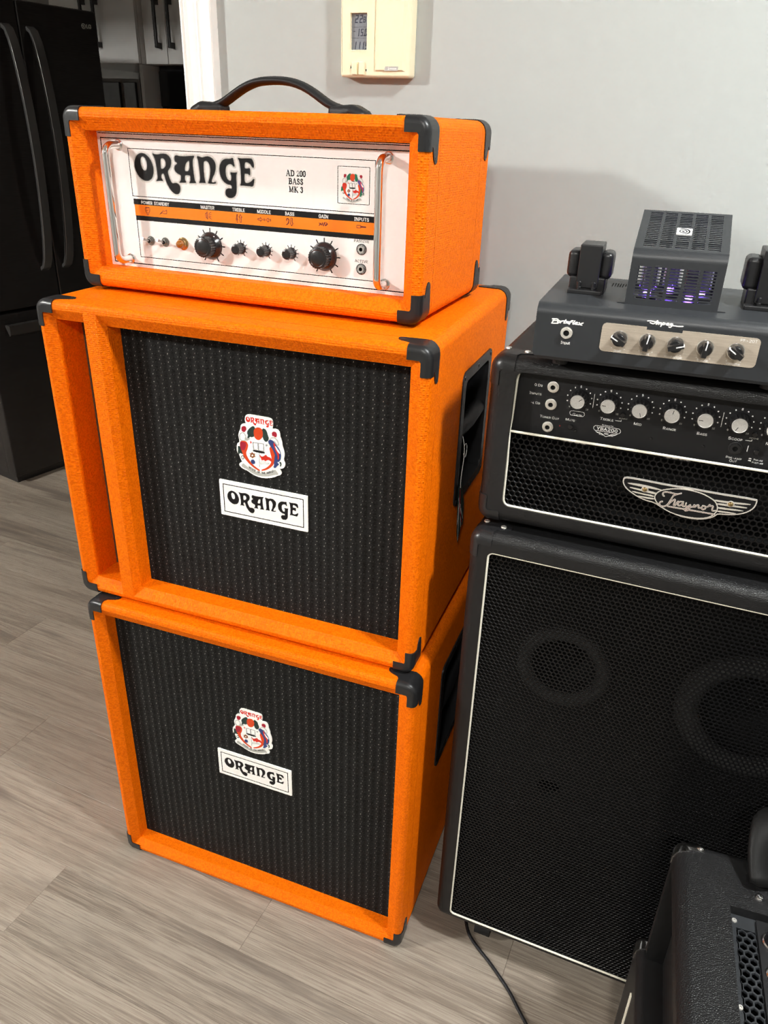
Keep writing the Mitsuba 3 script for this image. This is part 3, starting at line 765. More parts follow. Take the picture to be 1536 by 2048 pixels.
def logo_shape(scale=1.0, grow=0.0):
    """The curled capitals of the maker's word, drawn in metres with the first letter's lower left near the origin."""
    g = []
    for c in 'ORANGE':
        s = poly(LOGO[c])
        if c + 'h' in LOGO:
            s = s.difference(poly(LOGO[c + 'h']))
        g.append(s)
    s = unary_union(g)
    if grow:
        s = s.buffer(grow, 6)
    return affinity.scale(affinity.translate(s, -0.0097, -0.0076), scale, scale, origin=(0, 0))


def crest(key, fr, cx, cz, y, scale, dark, word=True, base=True):
    """The maker's painted crest: supporters, shield, fruit and scroll as small flat printed pieces."""
    def sh(n, sm=2):
        return affinity.translate(affinity.scale(poly(CREST[n], smooth=sm), scale, scale, origin=(0, 0)), cx, cz)
    P = lambda n, shape, m, lay: put(key, n, ext(shape, 0.00018, y - 0.00016 * lay), m, fr, smooth=False)
    leaf = 'print_pine' if dark else 'print_green'
    if base:
        P('ribbon', sh('banner'), 'print_silver', 1)
    else:
        P('ribbon', sh('banner').buffer(-0.0006 * scale), 'print_silver', 1)
    fat = 0.0011 * scale
    P('leaf', sh('leafL', 1).buffer(fat), leaf, 1)
    P('leaf', sh('leafR', 1).buffer(fat), leaf, 1)
    P('fruit', sh('fruit').buffer(fat), 'print_fruit', 2)
    if not dark:
        f = CREST['fruit']
        P('fruit_band', affinity.translate(sbox(-0.0045 * scale, 0.0112 * scale, 0.0040 * scale, 0.0128 * scale), cx, cz), 'print_maroon', 3)
    P('shield_edge', sh('shL').buffer(0.0005 * scale), 'print_fruit', 2)
    P('shield_edge', sh('shR').buffer(0.0005 * scale), 'print_fruit', 2)
    P('figure_skirt', sh('skirtL').buffer(0.0005 * scale), 'print_crimson' if dark else 'print_red', 3)
    P('figure_body', sh('bodyL').difference(sh('bodyLi')), 'print_silver', 2)
    P('figure_arm', sh('armL'), 'print_silver', 2)
    P('figure_hair', sh('hairL').buffer(0.0005 * scale), 'print_crimson', 2)
    P('figure_foot', sh('tailL', 1), 'print_pine' if dark else 'print_green', 1)
    P('figure_foot', sh('tailL2', 1).difference(sh('tailL2').buffer(-0.0009 * scale)), 'print_pine', 1)
    P('figure_hair', sh('hairR').buffer(0.0005 * scale), 'print_crimson', 2)
    P('figure_body', sh('bodyR').difference(sh('bodyRi')), 'print_silver', 2)
    P('figure_skirt', sh('skirtR', 1).buffer(0.0005 * scale), 'print_blue' if dark else 'print_violet', 3)
    P('skirt_stripe', sh('stripeR', 1), 'print_red', 4)
    P('skirt_stripe', sh('stripeR2', 1), 'plate_white', 5)
    P('figure_foot', sh('tailR', 1).buffer(0.0005 * scale), 'print_blue' if dark else 'print_green', 4)
    P('figure_foot', sh('tailR2', 1), 'print_pine', 2)
    P('book', sh('book', 0).difference(sh('bookL', 0)).difference(sh('bookR', 0)), 'print_grey', 1)
    P('book_cover', sh('bookbar', 1), 'print_black', 2)
    P('shield_line', sh('vline', 0), 'print_grey', 1)
    P('lion', sh('lion', 1).buffer(0.0005 * scale), 'print_red', 1)
    P('cog', sh('gear', 1).difference(sh('gearh')), 'print_brown', 1)
    P('inkpot', sh('ink', 1), 'print_blue', 1)
    P('moon', sh('moon'), 'print_red', 1)
    P('sun', sh('sun'), 'print_grey', 1)
    P('scroll', sh('scroll', 1).difference(sh('scroll', 1).buffer(-0.0007 * scale)), 'print_silver', 1)
    arc = [(t, -0.0345 - 0.0035 * math.cos((t + 0.001) / 0.021 * 1.45) - 0.0035) for t in np.linspace(-0.0205, 0.0205, 18)]
    for ch, (ax, az) in zip('VOICE OF THE WORLD', arc):
        if ch == ' ':
            continue
        ang = (ax + 0.001) / 0.021 * 0.42
        m = meshkit.text_mesh(ch, 0.0030 * scale, 0.00015, True)
        m.vertices[:, 0] -= m.vertices[:, 0].mean()
        zz = -0.0385 + 0.0062 * ((ax + 0.001) / 0.0205) ** 2 - 0.0028
        put(key, 'letter', to_front(m, cx + ax * scale, y - 0.00034, cz + zz * scale, ang), 'print_black', fr, smooth=False)
    if word:
        w = logo_shape(0.0440 / 0.200 * scale)
        w = affinity.translate(w, cx + -0.0222 * scale, cz + 0.0338 * scale)
        P('word', w, 'print_red', 1)


def badges(key, fr, x, z, y, cx, cz, cs):
    pw, ph = 0.1495, 0.0602
    plate = ext(Polygon(rrect(x, x + pw, z, z + ph, 0.0008, 3)), 0.0022, y)
    k = put(key, 'name_plate', plate, 'plate_white', fr, smooth=False, label='white name plate with black curled capitals')
    put(k, 'border', ext(sbox(x + 0.0062, z + 0.0062, x + pw - 0.0062, z + ph - 0.0062).difference(sbox(x + 0.0073, z + 0.0073, x + pw - 0.0073, z + ph - 0.0073)), 0.0004, y - 0.0021), 'print_black', fr, smooth=False)
    put(k, 'word', ext(affinity.translate(logo_shape(0.1215 / 0.1998), x + 0.0130, z + 0.0128), 0.0006, y - 0.0021), 'print_black', fr, smooth=False)
    out = affinity.translate(affinity.scale(poly(CREST['outline']), cs, cs, origin=(0, 0)), cx, cz)
    c = put(key, 'crest_badge', ext(out, 0.0022, y), 'plate_white', fr, smooth=False, label='white cut-out badge with a painted coat of arms')
    crest(c, fr, cx, cz, y - 0.0021, cs, True)


def dish(key, fr, x, v0, v1, w0, w1):
    """Recessed black side handle on a right-hand cabinet side at local x."""
    fl = 0.016
    pl = Polygon(rrect(v0, v1, w0, w1, 0.014, 5)).difference(Polygon(rrect(v0 + fl, v1 - fl, w0 + fl, w1 - fl, 0.012, 5)))
    m = trimesh.creation.extrude_polygon(pl, 0.0022, engine='earcut')
    turn = lambda m_: trimesh.Trimesh(np.stack([x + m_.vertices[:, 2], m_.vertices[:, 0], m_.vertices[:, 1]], 1), m_.faces, process=False)
    h = put(key, 'side_handle', turn(m), 'black_plastic', fr, label='black recessed carrying handle')
    a, b, c, d = v0 + fl, v1 - fl, w0 + fl, w1 - fl
    cup = mbx(x - 0.055, x + 0.001, a - 0.002, b + 0.002, c - 0.002, d + 0.002) - mbx(x - 0.053, x + 0.01, a, b, c, d)
    put(h, 'cup', cup, 'black_plastic', fr, smooth=False)
    zc = (w0 + w1) / 2 + 0.01
    put(h, 'grip', tube([(x - 0.012, a - 0.002, zc), (x - 0.010, (a + b) / 2, zc - 0.002), (x - 0.012, b + 0.002, zc)], 0.013, 14), 'black_rubber', fr)
    for vv in (v0 + 0.008, (v0 + v1) / 2, v1 - 0.008):
        for ww in (w0 + 0.008, w1 - 0.008):
            sc = lathe([(0, 0), (0.004, 0), (0.0034, 0.0012), (0, 0.0018)], 12)
            put(h, 'screw', turn(trimesh.Trimesh(sc.vertices + [vv, ww, 0.0020], sc.faces)), 'black_plastic', fr)
    return mbx(x - 0.0555, x + 0.01, a - 0.0025, b + 0.0025, c - 0.0025, d + 0.0025)


def feet(key, fr, W, D, h, x0=0.0, z0=0.0):
    for x in (x0 + 0.07, x0 + W - 0.07):
        for y in (0.07, D - 0.07):
            p = lathe([(0, 0), (0.016, 0), (0.018, h), (0, h)], 20)
            put(key, 'foot', trimesh.Trimesh(p.vertices + [x, y, z0 - h], p.faces), 'black_rubber', fr)


# lower cabinet
FB = frame(-0.5946, -0.5230, 0.0040, 0.0125)
BW, BH, BD = 0.5960, 0.6062, 0.45
k = thing('speaker_cabinet', 'square orange speaker cabinet with black grille cloth standing on the floor under the wider one', 'speaker cabinet')
gd = 0.034
body = loft_box(BW, BD, 0, BH) - opening(0.0115, BW - 0.0115, 0.0120, BH - 0.0125, gd + 0.02, (0.0145, 0.0175, 0.0150, 0.0190))
body = body - ring_groove(BW, BD, 0, BH, 0.036) - ring_groove(BW, BD, 0, BH, BD - 0.034)
cut = dish(k, FB, BW, 0.150, 0.322, 0.305, 0.530)
put(k, 'body', body - cut, 'orange_tolex', FB, smooth=32, label='orange textured covering')
m, uv = uv_sheet(0.024, BW - 0.027, 0.024, BH - 0.029, gd)
put(k, 'grille_cloth', m, 'grille_cloth', FB, smooth=False, uv=uv, label='black grille cloth with pale dotted lines')
badges(k, FB, 0.2180, 0.2618, gd, 0.2935, 0.3855, 0.99)
corners(k, FB, BW, BD, 0, BH)
feet(k, FB, BW, BD, 0.004)

# middle cabinet with the tall port slot
FM = frame(-0.6162, -0.5018, 0.6142, 0.0126)
MW_, MH, MD = 0.6040, 0.4960, 0.4592
k = thing('speaker_cabinet', 'wide orange speaker cabinet with a tall open slot, in the middle of the stack', 'speaker cabinet')
gd = 0.040
body = loft_box(MW_, MD, 0, MH) - opening(0.1066, MW_ - 0.0115, 0.0120, MH - 0.0125, gd + 0.02, (0.0080, 0.0175, 0.0150, 0.0175))
body = body - opening(0.0100, 0.0846, 0.0110, MH - 0.0125, 0.064, (0.0145, 0.0002, 0.0155, 0.0165))
body = body - ring_groove(MW_, MD, 0, MH, 0.036) - ring_groove(MW_, MD, 0, MH, MD - 0.034)
cut = mbx(0.0149, 0.0901, 0.0630, 0.4055, 0.0179, MH - 0.0179) + dish(k, FM, MW_, 0.166, 0.340, 0.203, 0.420)
put(k, 'body', body - cut, 'orange_tolex', FM, smooth=32, label='orange textured covering')
m, uv = uv_sheet(0.113, MW_ - 0.027, 0.025, MH - 0.028, gd)
put(k, 'grille_cloth', m, 'grille_cloth', FM, smooth=False, uv=uv, label='black grille cloth with pale dotted lines')
liner = mbx(0.0150, 0.0900, 0.0635, 0.405, 0.0180, MH - 0.0180) - mbx(0.0260, 0.0830, 0.06, 0.400, 0.0280, MH - 0.0300)
put(k, 'port_liner', liner, 'fibreboard', FM, smooth=False, label='bare boards lining the deep port')
badges(k, FM, 0.2662, 0.1840, gd, 0.3410, 0.3080, 1.0)
corners(k, FM, MW_, MD, 0, MH)

# orange amplifier head
FH = frame(-0.6048, -0.4056, 1.1162, -0.0203)
HW, HH, HD = 0.5495, 0.2438, 0.2765
k = thing('amplifier_head', 'orange bass amplifier head with a white control panel on top of the orange stack', 'amplifier')
pd = 0.035
body = loft_box(HW, HD, 0, HH) - opening(0.0125, HW - 0.0125, 0.0125, HH - 0.0130, pd + 0.03, (0.0155, 0.0155, 0.0160, 0.0165))
body = body - ring_groove(HW, HD, 0, HH, 0.0445) - ring_groove(HW, HD, 0, HH, HD - 0.047)
put(k, 'body', body, 'orange_tolex', FH, smooth=32, label='orange textured covering')
corners(k, FH, HW, HD, 0, HH)
feet(k, FH, HW, HD, 0.006)
put(k, 'backing', bx(0.027, HW - 0.027, pd + 0.003, pd + 0.028, 0.0275, HH - 0.029), 'shade_black', FH, smooth=False)
# carrying strap
sp = [(0.150, 0.2490), (0.168, 0.2510), (0.184, 0.2555), (0.202, 0.2650), (0.220, 0.2745), (0.240, 0.2815), (0.268, 0.2845), (0.296, 0.2830), (0.318, 0.2770), (0.338, 0.2670), (0.356, 0.2570), (0.373, 0.2515), (0.389, 0.2490)]
path = spline([(u, 0.13, w) for u, w in sp], 48)
st = put(k, 'carrying_strap', tube(path, 0.0125, 18, up=(0, 0, 1), flat=0.44), 'black_rubber', FH, smooth=50, label='black rubber carrying strap')
for a, b, s_ in ((0.133, 0.188, 1), (0.359, 0.416, -1)):
    tip, heel = (a, b) if s_ > 0 else (b, a)
    q = hull(np.vstack([trimesh.creation.icosphere(2, r_).vertices * [1, 1, 0.8] + [x_, y_, HH + z_] for x_, y_, z_, r_ in
                        ((tip + s_ * 0.010, 0.122, 0.0, 0.010), (tip + s_ * 0.010, 0.138, 0.0, 0.010), (tip + s_ * 0.022, 0.121, 0.0045, 0.011), (tip + s_ * 0.022, 0.139, 0.0045, 0.011), (heel - s_ * 0.008, 0.122, 0.0050, 0.008), (heel - s_ * 0.008, 0.138, 0.0050, 0.008), (heel - s_ * 0.008, 0.122, 0.0, 0.008), (heel - s_ * 0.008, 0.138, 0.0, 0.008))]))
    put(st, 'end_cap', q, 'black_rubber', FH, smooth=50)

# white control panel
pan = put(k, 'control_panel', ext(sbox(0.0278, 0.0282, HW - 0.0278, HH - 0.0306), 0.003, pd + 0.003), 'panel_white', FH, smooth=False, label='white control panel with black and orange stripes')
Y = pd - 0.00002


def ink(name, shape, m, lay=0, parent=None, label=None):
    return put(parent or pan, name, ext(shape, 0.00018, Y - 0.00016 * lay), m, FH, smooth=False, label=label)


def outline(x0, z0, x1, z1, t):
    return sbox(x0, z0, x1, z1).difference(sbox(x0 + t, z0 + t, x1 - t, z1 - t))


ink('border', outline(0.0335, 0.0330, HW - 0.0335, 0.2058, 0.0013), 'print_black')
ink('border', sbox(0.0300, 0.2108, HW - 0.0300, 0.2118), 'print_black')
ink('frame_line', outline(0.0805, 0.1290, 0.4680, 0.1930, 0.0009), 'print_black')
ink('frame_line', outline(0.0835, 0.0436, 0.4685, 0.0975, 0.0009), 'print_black')
ink('stripe', sbox(0.0815, 0.1180, 0.4682, 0.1258), 'print_black', 1)
ink('stripe', sbox(0.0825, 0.1028, 0.4682, 0.1182), 'print_orange', 1)
ink('stripe', sbox(0.0830, 0.0965, 0.4682, 0.1030), 'print_black', 1)
big = affinity.translate(logo_shape(1.0), 0.0899, 0.1356)
ink('word', affinity.translate(logo_shape(1.0, 0.00235), 0.0899, 0.1356), 'print_silver', 0, label='large black curled capitals with a silver edge')
ink('word', affinity.translate(logo_shape(1.0, 0.0017), 0.0899, 0.1356), 'panel_white', 1)
ink('word', affinity.translate(logo_shape(1.0, 0.0012), 0.0899, 0.1356), 'print_silver', 2)
ink('word', big, 'print_black', 3)

# serif lettering, drawn as strokes: (thick, thin) lines on a unit height
SERIF = {'A': ([(0.50, 1, 0.86, 0)], [(0.46, 1, 0.10, 0), (0.22, 0.34, 0.70, 0.34), (0, 0, 0.26, 0), (0.68, 0, 1.0, 0)], 1.0),
         'D': ([(0.22, 0, 0.22, 1), 'D'], [(0.04, 0, 0.45, 0), (0.04, 1, 0.45, 1)], 0.95),
         'B': ([(0.20, 0, 0.20, 1), 'B'], [(0.03, 0, 0.42, 0), (0.03, 1, 0.42, 1), (0.2, 0.52, 0.45, 0.52)], 0.85),
         'S': (['S'], [(0.12, 0.08, 0.12, 0.30), (0.58, 0.72, 0.58, 0.93)], 0.72),
         'M': ([(0.14, 1, 0.52, 0.05), (0.92, 1, 0.92, 0)], [(0.16, 1, 0.16, 0), (0.52, 0.05, 0.90, 1), (0.02, 0, 0.30, 0), (0.78, 0, 1.08, 0), (0.02, 1, 0.2, 1), (0.88, 1, 1.08, 1)], 1.16),
         'K': ([(0.20, 0, 0.20, 1), (0.38, 0.55, 0.84, 0)], [(0.22, 0.42, 0.76, 1), (0.04, 0, 0.38, 0), (0.04, 1, 0.38, 1), (0.66, 0, 0.98, 0), (0.60, 1, 0.90, 1)], 1.0),
         '2': ([(0.08, 0.05, 0.56, 0.05)], ['2'], 0.68), '0': (['0'], [], 0.66), '3': (['3'], [], 0.64), ' ': ([], [], 0.36)}
CURVE = {'D': [(0.42, 0), (0.80, 0.12), (0.88, 0.5), (0.80, 0.88), (0.42, 1)], 'B': [(0.40, 1), (0.66, 0.93), (0.66, 0.60), (0.40, 0.53), (0.72, 0.48), (0.76, 0.10), (0.40, 0)],
         'S': [(0.58, 0.80), (0.48, 0.98), (0.22, 0.98), (0.14, 0.76), (0.22, 0.58), (0.52, 0.44), (0.62, 0.22), (0.48, 0.02), (0.24, 0.0), (0.12, 0.18)],
         '2': [(0.08, 0.74), (0.18, 0.98), (0.44, 0.98), (0.54, 0.74), (0.40, 0.42), (0.08, 0.04)], '0': [(0.33, 0), (0.56, 0.1), (0.58, 0.5), (0.56, 0.9), (0.33, 1), (0.10, 0.9), (0.08, 0.5), (0.10, 0.1), (0.33, 0)],
         '3': [(0.10, 0.84), (0.24, 1.0), (0.48, 0.94), (0.48, 0.64), (0.26, 0.54), (0.52, 0.48), (0.54, 0.12), (0.28, -0.02), (0.08, 0.14)]}


def serif(text, h, x, z, sx=0.92):
    g, at = [], 0.0
    for c in text:
        thick, thin, adv = SERIF[c]
        for ls, w in ((thick, 0.21), (thin, 0.115)):
            for l in ls:
                pts = CURVE[l] if isinstance(l, str) else [(l[0], l[1]), (l[2], l[3])]
                pts = [((a + at) * h * sx, b * h) for a, b in pts]
                g.append(LineString(chaikin(pts, 2, False) if len(pts) > 2 else pts).buffer(w * h / 2, 3))
        at += adv + 0.10
    s = unary_union(g)
    return affinity.translate(s, x - at * h * sx / 2, z)


for t, z in (('AD 200', 0.1690), ('BASS', 0.1592), ('MK 3', 0.1492)):
    ink('model_text', serif(t, 0.0066, 0.3530, z), 'print_black')
ink('crest_frame', Polygon(rrect(0.4143, 0.4603, 0.1392, 0.1845, 0.0012, 3)).difference(Polygon(rrect(0.4150, 0.4596, 0.1399, 0.1838, 0.0008, 3))), 'print_black')
cr = ink('crest', Polygon(rrect(0.4152, 0.4594, 0.1401, 0.1836, 0.0008, 3)), 'panel_white', 0, label='small painted coat of arms')
crest(cr, FH, 0.4370, 0.1615, Y - 0.0003, 0.455, False, word=False, base=False)
for t, x in (('POWER', 0.1050), ('STANDBY', 0.1312), ('MASTER', 0.2101), ('TREBLE', 0.2612), ('MIDDLE', 0.3020), ('BASS', 0.3424), ('GAIN', 0.3935), ('INPUTS', 0.4496)):
    put(pan, 'label_text', words(t, 0.0043, x, Y - 0.0002, 0.1193, True, sx=0.95), 'print_white', FH, smooth=False)
for t, z in (('PASSIVE', 0.0925), ('ACTIVE', 0.0668)):
    put(pan, 'label_text', words(t, 0.0036, 0.4500, Y, z, False, sx=1.05), 'print_black', FH, smooth=False)
# symbols on the orange stripe
LW = 0.00075


def icon(x, z, lines, w=LW):
    ink('symbol', affinity.translate(unary_union([LineString(l).buffer(w / 2, 3) for l in lines]), x, z), 'print_maroon', 2)


s = 0.001
icon(0.1052, 0.1103, [[(-3.4 * s, 5 * s), (-4 * s, 1 * s), (-2.6 * s, -2.2 * s), (2.6 * s, -2.2 * s), (4 * s, 1 * s), (3.4 * s, 5 * s), (-3.4 * s, 5 * s)], [(-1.6 * s, -2.2 * s), (-1 * s, -5.4 * s), (1 * s, -5.4 * s), (1.6 * s, -2.2 * s)], [(-1.4 * s, 4.5 * s), (-1.4 * s, 1.5 * s)], [(1.4 * s, 4.5 * s), (1.4 * s, 1.5 * s)], [(-2.8 * s, 0), (2.8 * s, 0)]])
icon(0.1327, 0.1100, [[(-6.5 * s, -3 * s), (0.5 * s, 2.4 * s), (1.5 * s, 1.2 * s), (6.5 * s, 3.4 * s), (5.8 * s, -1.6 * s), (0, -1.6 * s), (-1.4 * s, -0.4 * s), (-6.5 * s, -3 * s)]])
icon(0.2103, 0.1108, [[(-1 * s, 5 * s), (-4.6 * s, 1.8 * s), (-4.6 * s, -1.8 * s), (-1 * s, -5 * s), (-1 * s, 5 * s)], [(1 * s, 2 * s), (5.5 * s, 5 * s)], [(1 * s, 0.7 * s), (5.5 * s, 1.8 * s)], [(1 * s, -0.7 * s), (5.5 * s, -1.8 * s)], [(1 * s, -2 * s), (5.5 * s, -5 * s)], [(-2.5 * s, 3.2 * s), (-2.5 * s, -3.2 * s)]])
arrow = [(-1.1 * s, -5 * s), (-1.1 * s, 1.4 * s), (-2.6 * s, 1.4 * s), (0, 5 * s), (2.6 * s, 1.4 * s), (1.1 * s, 1.4 * s), (1.1 * s, -5 * s), (-1.1 * s, -5 * s)]
clef = [(0.4 * s, -5.8 * s), (-0.8 * s, -5.2 * s), (0.1 * s, 3 * s), (1.0 * s, 5.2 * s), (-0.6 * s, 4.6 * s), (-0.4 * s, 2 * s), (-2.4 * s, -1 * s), (-1.2 * s, -3.2 * s), (1.2 * s, -2.4 * s), (0.6 * s, -0.4 * s), (-0.8 * s, -1.2 * s)]
icon(0.2585, 0.1105, [chaikin(clef, 2, False)])
icon(0.2638, 0.1105, [[(a, b) for a, b in arrow]])
right = [(-5 * s, 1.0 * s), (-5 * s, -1.0 * s), (-1 * s, -1.0 * s), (-1 * s, -2.8 * s), (2.2 * s, 0), (-1 * s, 2.8 * s), (-1 * s, 1.0 * s), (-5 * s, 1.0 * s)]
icon(0.2992, 0.1112, [[(a - 0.0022, b) for a, b in right]])
icon(0.3022, 0.1112, [[(1.2 * s * math.cos(t), 1.2 * s * math.sin(t)) for t in np.linspace(0, 2 * math.pi, 13)]])
icon(0.3052, 0.1112, [[(-a + 0.0022, b) for a, b in right]])
icon(0.3394, 0.1112, [chaikin([(-2 * s, 1.2 * s), (-2.2 * s, 3.6 * s), (0.4 * s, 4.2 * s), (1.8 * s, 2 * s), (0.6 * s, -2 * s), (-2 * s, -4 * s)], 2, False)], 0.0013)
icon(0.3450, 0.1112, [[(a, -b) for a, b in arrow]])
icon(0.3935, 0.1116, [[(-6.5 * s, -2 * s), (-4.6 * s, -0.4 * s), (-4.2 * s, 1.4 * s), (-2.6 * s, -1.6 * s), (-1.4 * s, 2.0 * s), (0.2 * s, -2.2 * s), (1.6 * s, 2.6 * s), (2.6 * s, -1.4 * s), (5.8 * s, 0.8 * s)], [(3.2 * s, 2.6 * s), (6.2 * s, 0.6 * s), (3.4 * s, -1.8 * s)], [(-6.5 * s, 1.4 * s), (-4.6 * s, -0.4 * s)]], 0.0010)
icon(0.4475, 0.1122, [[(-5 * s, 1.6 * s), (1 * s, 1.6 * s), (1 * s, -1.6 * s), (-5 * s, -1.6 * s), (-5 * s, 1.6 * s)]])
icon(0.4475, 0.1122, [[(1 * s, 0), (8 * s, 0)]], 0.0018)

# chrome panel handles
for ux, z0, z1 in ((0.0655, 0.0400, 0.1965), (0.4855, 0.0420, 0.1965)):
    out = 0.030
    pts = []
    rr = 0.013
    for t in np.linspace(0, 90, 9):
        a = math.radians(t)
        pts.append((ux, pd - out + rr - rr * math.sin(a), z0 + rr - rr * math.cos(a)))
    for t in np.linspace(0, 90, 9):
        a = math.radians(t)
        pts.append((ux, pd - out + rr - rr * math.cos(a), z1 - rr + rr * math.sin(a)))
    pts = [(ux, pd, z0)] + pts + [(ux, pd, z1)]
    h = put(k, 'panel_handle', tube(pts, 0.0051, 18, up=(1, 0, 0)), 'chrome', FH, smooth=50, label='bent chrome panel handle')
    for zz in (z0, z1):
        put(h, 'collar', to_front(lathe([(0, 0), (0.0072, 0), (0.0072, 0.0015), (0.0062, 0.0022), (0, 0.0022)], 24), ux, pd, zz), 'chrome', FH)


def knob_big(x, z, turn):
    kb = put(pan, 'large_knob', to_front(lathe([(0, 0), (0.0190, 0), (0.0190, 0.0015), (0.0180, 0.0035), (0.0152, 0.0075), (0.0142, 0.0085), (0, 0.0085)], 48), x, pd, z), 'knob_black', FH, smooth=28, label='large black fluted knob')
    ang = np.arange(96) * 2 * math.pi / 96
    r = 0.0138 + 0.0006 * np.cos(ang * 24)
    q = Polygon(np.stack([r * np.cos(ang), r * np.sin(ang)], 1))
    put(kb, 'grip', to_front(trimesh.creation.extrude_polygon(q, 0.0125, engine='earcut'), x, pd - 0.0084, z), 'knob_black', FH, smooth=40)
    put(kb, 'cap', to_front(lathe([(0, 0.020), (0.0136, 0.020), (0.0132, 0.0216), (0.0112, 0.0222), (0.0104, 0.0218), (0.0098, 0.0220), (0.006, 0.0232), (0, 0.0236)], 48), x, pd, z), 'knob_black', FH)
    put(kb, 'pointer_dot', to_front(lathe([(0, 0), (0.0011, 0), (0.0009, 0.0005), (0, 0.0006)], 10), x + 0.0165 * math.sin(turn), pd - 0.0052, z + 0.0165 * math.cos(turn)), 'print_white', FH)
    for i in range(11):
        a = math.radians(-150 + 30 * i)
        r0, r1 = 0.0198, 0.0236
        put(pan, 'scale_mark', ext(LineString([(x + r0 * math.sin(a), z + r0 * math.cos(a)), (x + r1 * math.sin(a), z + r1 * math.cos(a))]).buffer(0.00075, 4), 0.00018, Y - 0.0001), 'print_black', FH, smooth=False)


def knob_small(x, z):
    ang = np.arange(72) * 2 * math.pi / 72
    r = 0.0066 + 0.0003 * np.cos(ang * 18)
    q = Polygon(np.stack([r * np.cos(ang), r * np.sin(ang)], 1))
    kb = put(pan, 'small_knob', to_front(lathe([(0, 0), (0.0078, 0), (0.0078, 0.0012), (0.0070, 0.0024), (0, 0.0024)], 32), x, pd, z), 'knob_black', FH, label='small black fluted knob')
    put(kb, 'grip', to_front(trimesh.creation.extrude_polygon(q, 0.0135, engine='earcut'), x, pd - 0.0022, z), 'knob_black', FH, smooth=40)
    put(kb, 'cap', to_front(lathe([(0, 0.0152), (0.0062, 0.0152), (0.0060, 0.0166), (0.0048, 0.0170), (0.0042, 0.0164), (0, 0.0168)], 32), x, pd, z), 'knob_black', FH)
    for i in range(11):
        a = math.radians(-150 + 30 * i)
        r0, r1 = 0.0080, 0.0111
        put(pan, 'scale_mark', ext(LineString([(x + r0 * math.sin(a), z + r0 * math.cos(a)), (x + r1 * math.sin(a), z + r1 * math.cos(a))]).buffer(0.00042, 3), 0.00018, Y - 0.0001), 'print_black', FH, smooth=False)


knob_big(0.2113, 0.0698, math.radians(35))
knob_big(0.3945, 0.0702, math.radians(-75))
for x in (0.2622, 0.3030, 0.3436):
    knob_small(x, 0.0702)
for x in (0.1062, 0.1322):
    sw = put(pan, 'toggle_switch', to_front(lathe([(0, 0), (0.0066, 0), (0.0066, 0.0012), (0.0052, 0.0014), (0.0052, 0.0030), (0.0036, 0.0032), (0.0036, 0.0052), (0.0022, 0.0056), (0, 0.0056)], 24), x, pd, 0.0688), 'nickel', FH, label='bright toggle switch')
    put(sw, 'bore', to_front(lathe([(0, 0.0056), (0.0026, 0.0056), (0.0026, 0.0058), (0, 0.0058)], 16), x, pd, 0.0688), 'shade_black', FH)  # black disc painted as the shade inside the switch hole
    put(sw, 'lever', tube([(x, pd - 0.004, 0.0688), (x - 0.0008, pd - 0.012, 0.0712), (x - 0.0014, pd - 0.0185, 0.0735)], [0.0011, 0.0015, 0.0022], 12), 'nickel', FH, smooth=50)
jl = put(pan, 'pilot_lamp', to_front(lathe([(0, 0), (0.0088, 0), (0.0088, 0.0016), (0.0072, 0.0024), (0.0072, 0.0058), (0.0064, 0.0066), (0, 0.0066)], 32), 0.1635, pd, 0.0690), 'brass', FH, label='amber jewel pilot lamp in a metal ring')
put(jl, 'lens', to_front(lathe([(0, 0.0066), (0.0060, 0.0066), (0.0058, 0.0095), (0.0042, 0.0125), (0.002, 0.0142), (0, 0.0145)], 24), 0.1635, pd, 0.0690), 'amber_lens', FH, smooth=50)
for z in (0.0838, 0.0584):
    j = put(pan, 'jack_socket', to_front(lathe([(0.0024, 0.0030), (0.0024, 0), (0.0072, 0), (0.0072, 0.0010), (0.0064, 0.0012)], 28), 0.4502, pd, z), 'black_plastic', FH, label='jack socket with a metal nut')
    nut = trimesh.creation.extrude_polygon(Polygon([(0.0056 * math.cos(a), 0.0056 * math.sin(a)) for a in np.radians(np.arange(6) * 60 + 12)]).difference(Point(0, 0).buffer(0.0034)), 0.0022, engine='earcut')
    put(j, 'nut', to_front(nut, 0.4502, pd - 0.0008, z), 'chrome', FH, smooth=False)
    put(j, 'sleeve', to_front(lathe([(0.0026, 0.0002), (0.0036, 0.0002), (0.0036, 0.0030), (0.0026, 0.0030)], 24), 0.4502, pd, z), 'satin_metal', FH)
    put(j, 'bore', to_front(lathe([(0, 0.0006), (0.0027, 0.0006), (0.0027, 0.0008), (0, 0.0008)], 20), 0.4502, pd, z), 'shade_black', FH)  # dark disc stands for the unlit inside of the socket

# swing tag hanging from the middle cabinet's side handle
k = thing('swing_tag', 'dark paper tag hanging on a string from the wide orange cabinet', 'tag')
FT = FM
X = MW_ + 0.004
put(k, 'string', tube(spline([(X - 0.006, 0.196, 0.318), (X, 0.193, 0.300), (X + 0.001, 0.190, 0.268), (X + 0.001, 0.187, 0.232)], 16), 0.0007, 6), 'tag_white', FT)
put(k, 'string_loop', tube(spline([(X, 0.193, 0.300), (X + 0.001, 0.206, 0.296), (X + 0.001, 0.203, 0.280), (X, 0.192, 0.288)], 16), 0.0007, 6), 'tag_white', FT)
card = [(0.178, 0.236), (0.196, 0.238), (0.222, 0.190), (0.226, 0.150), (0.212, 0.150), (0.199, 0.128), (0.190, 0.150), (0.182, 0.190)]


def flat_x(p, x, t=0.0006):
    m = trimesh.creation.extrude_polygon(p, t, engine='earcut')
    return trimesh.Trimesh(np.stack([x + m.vertices[:, 2], m.vertices[:, 0], m.vertices[:, 1]], 1), m.faces, process=False)


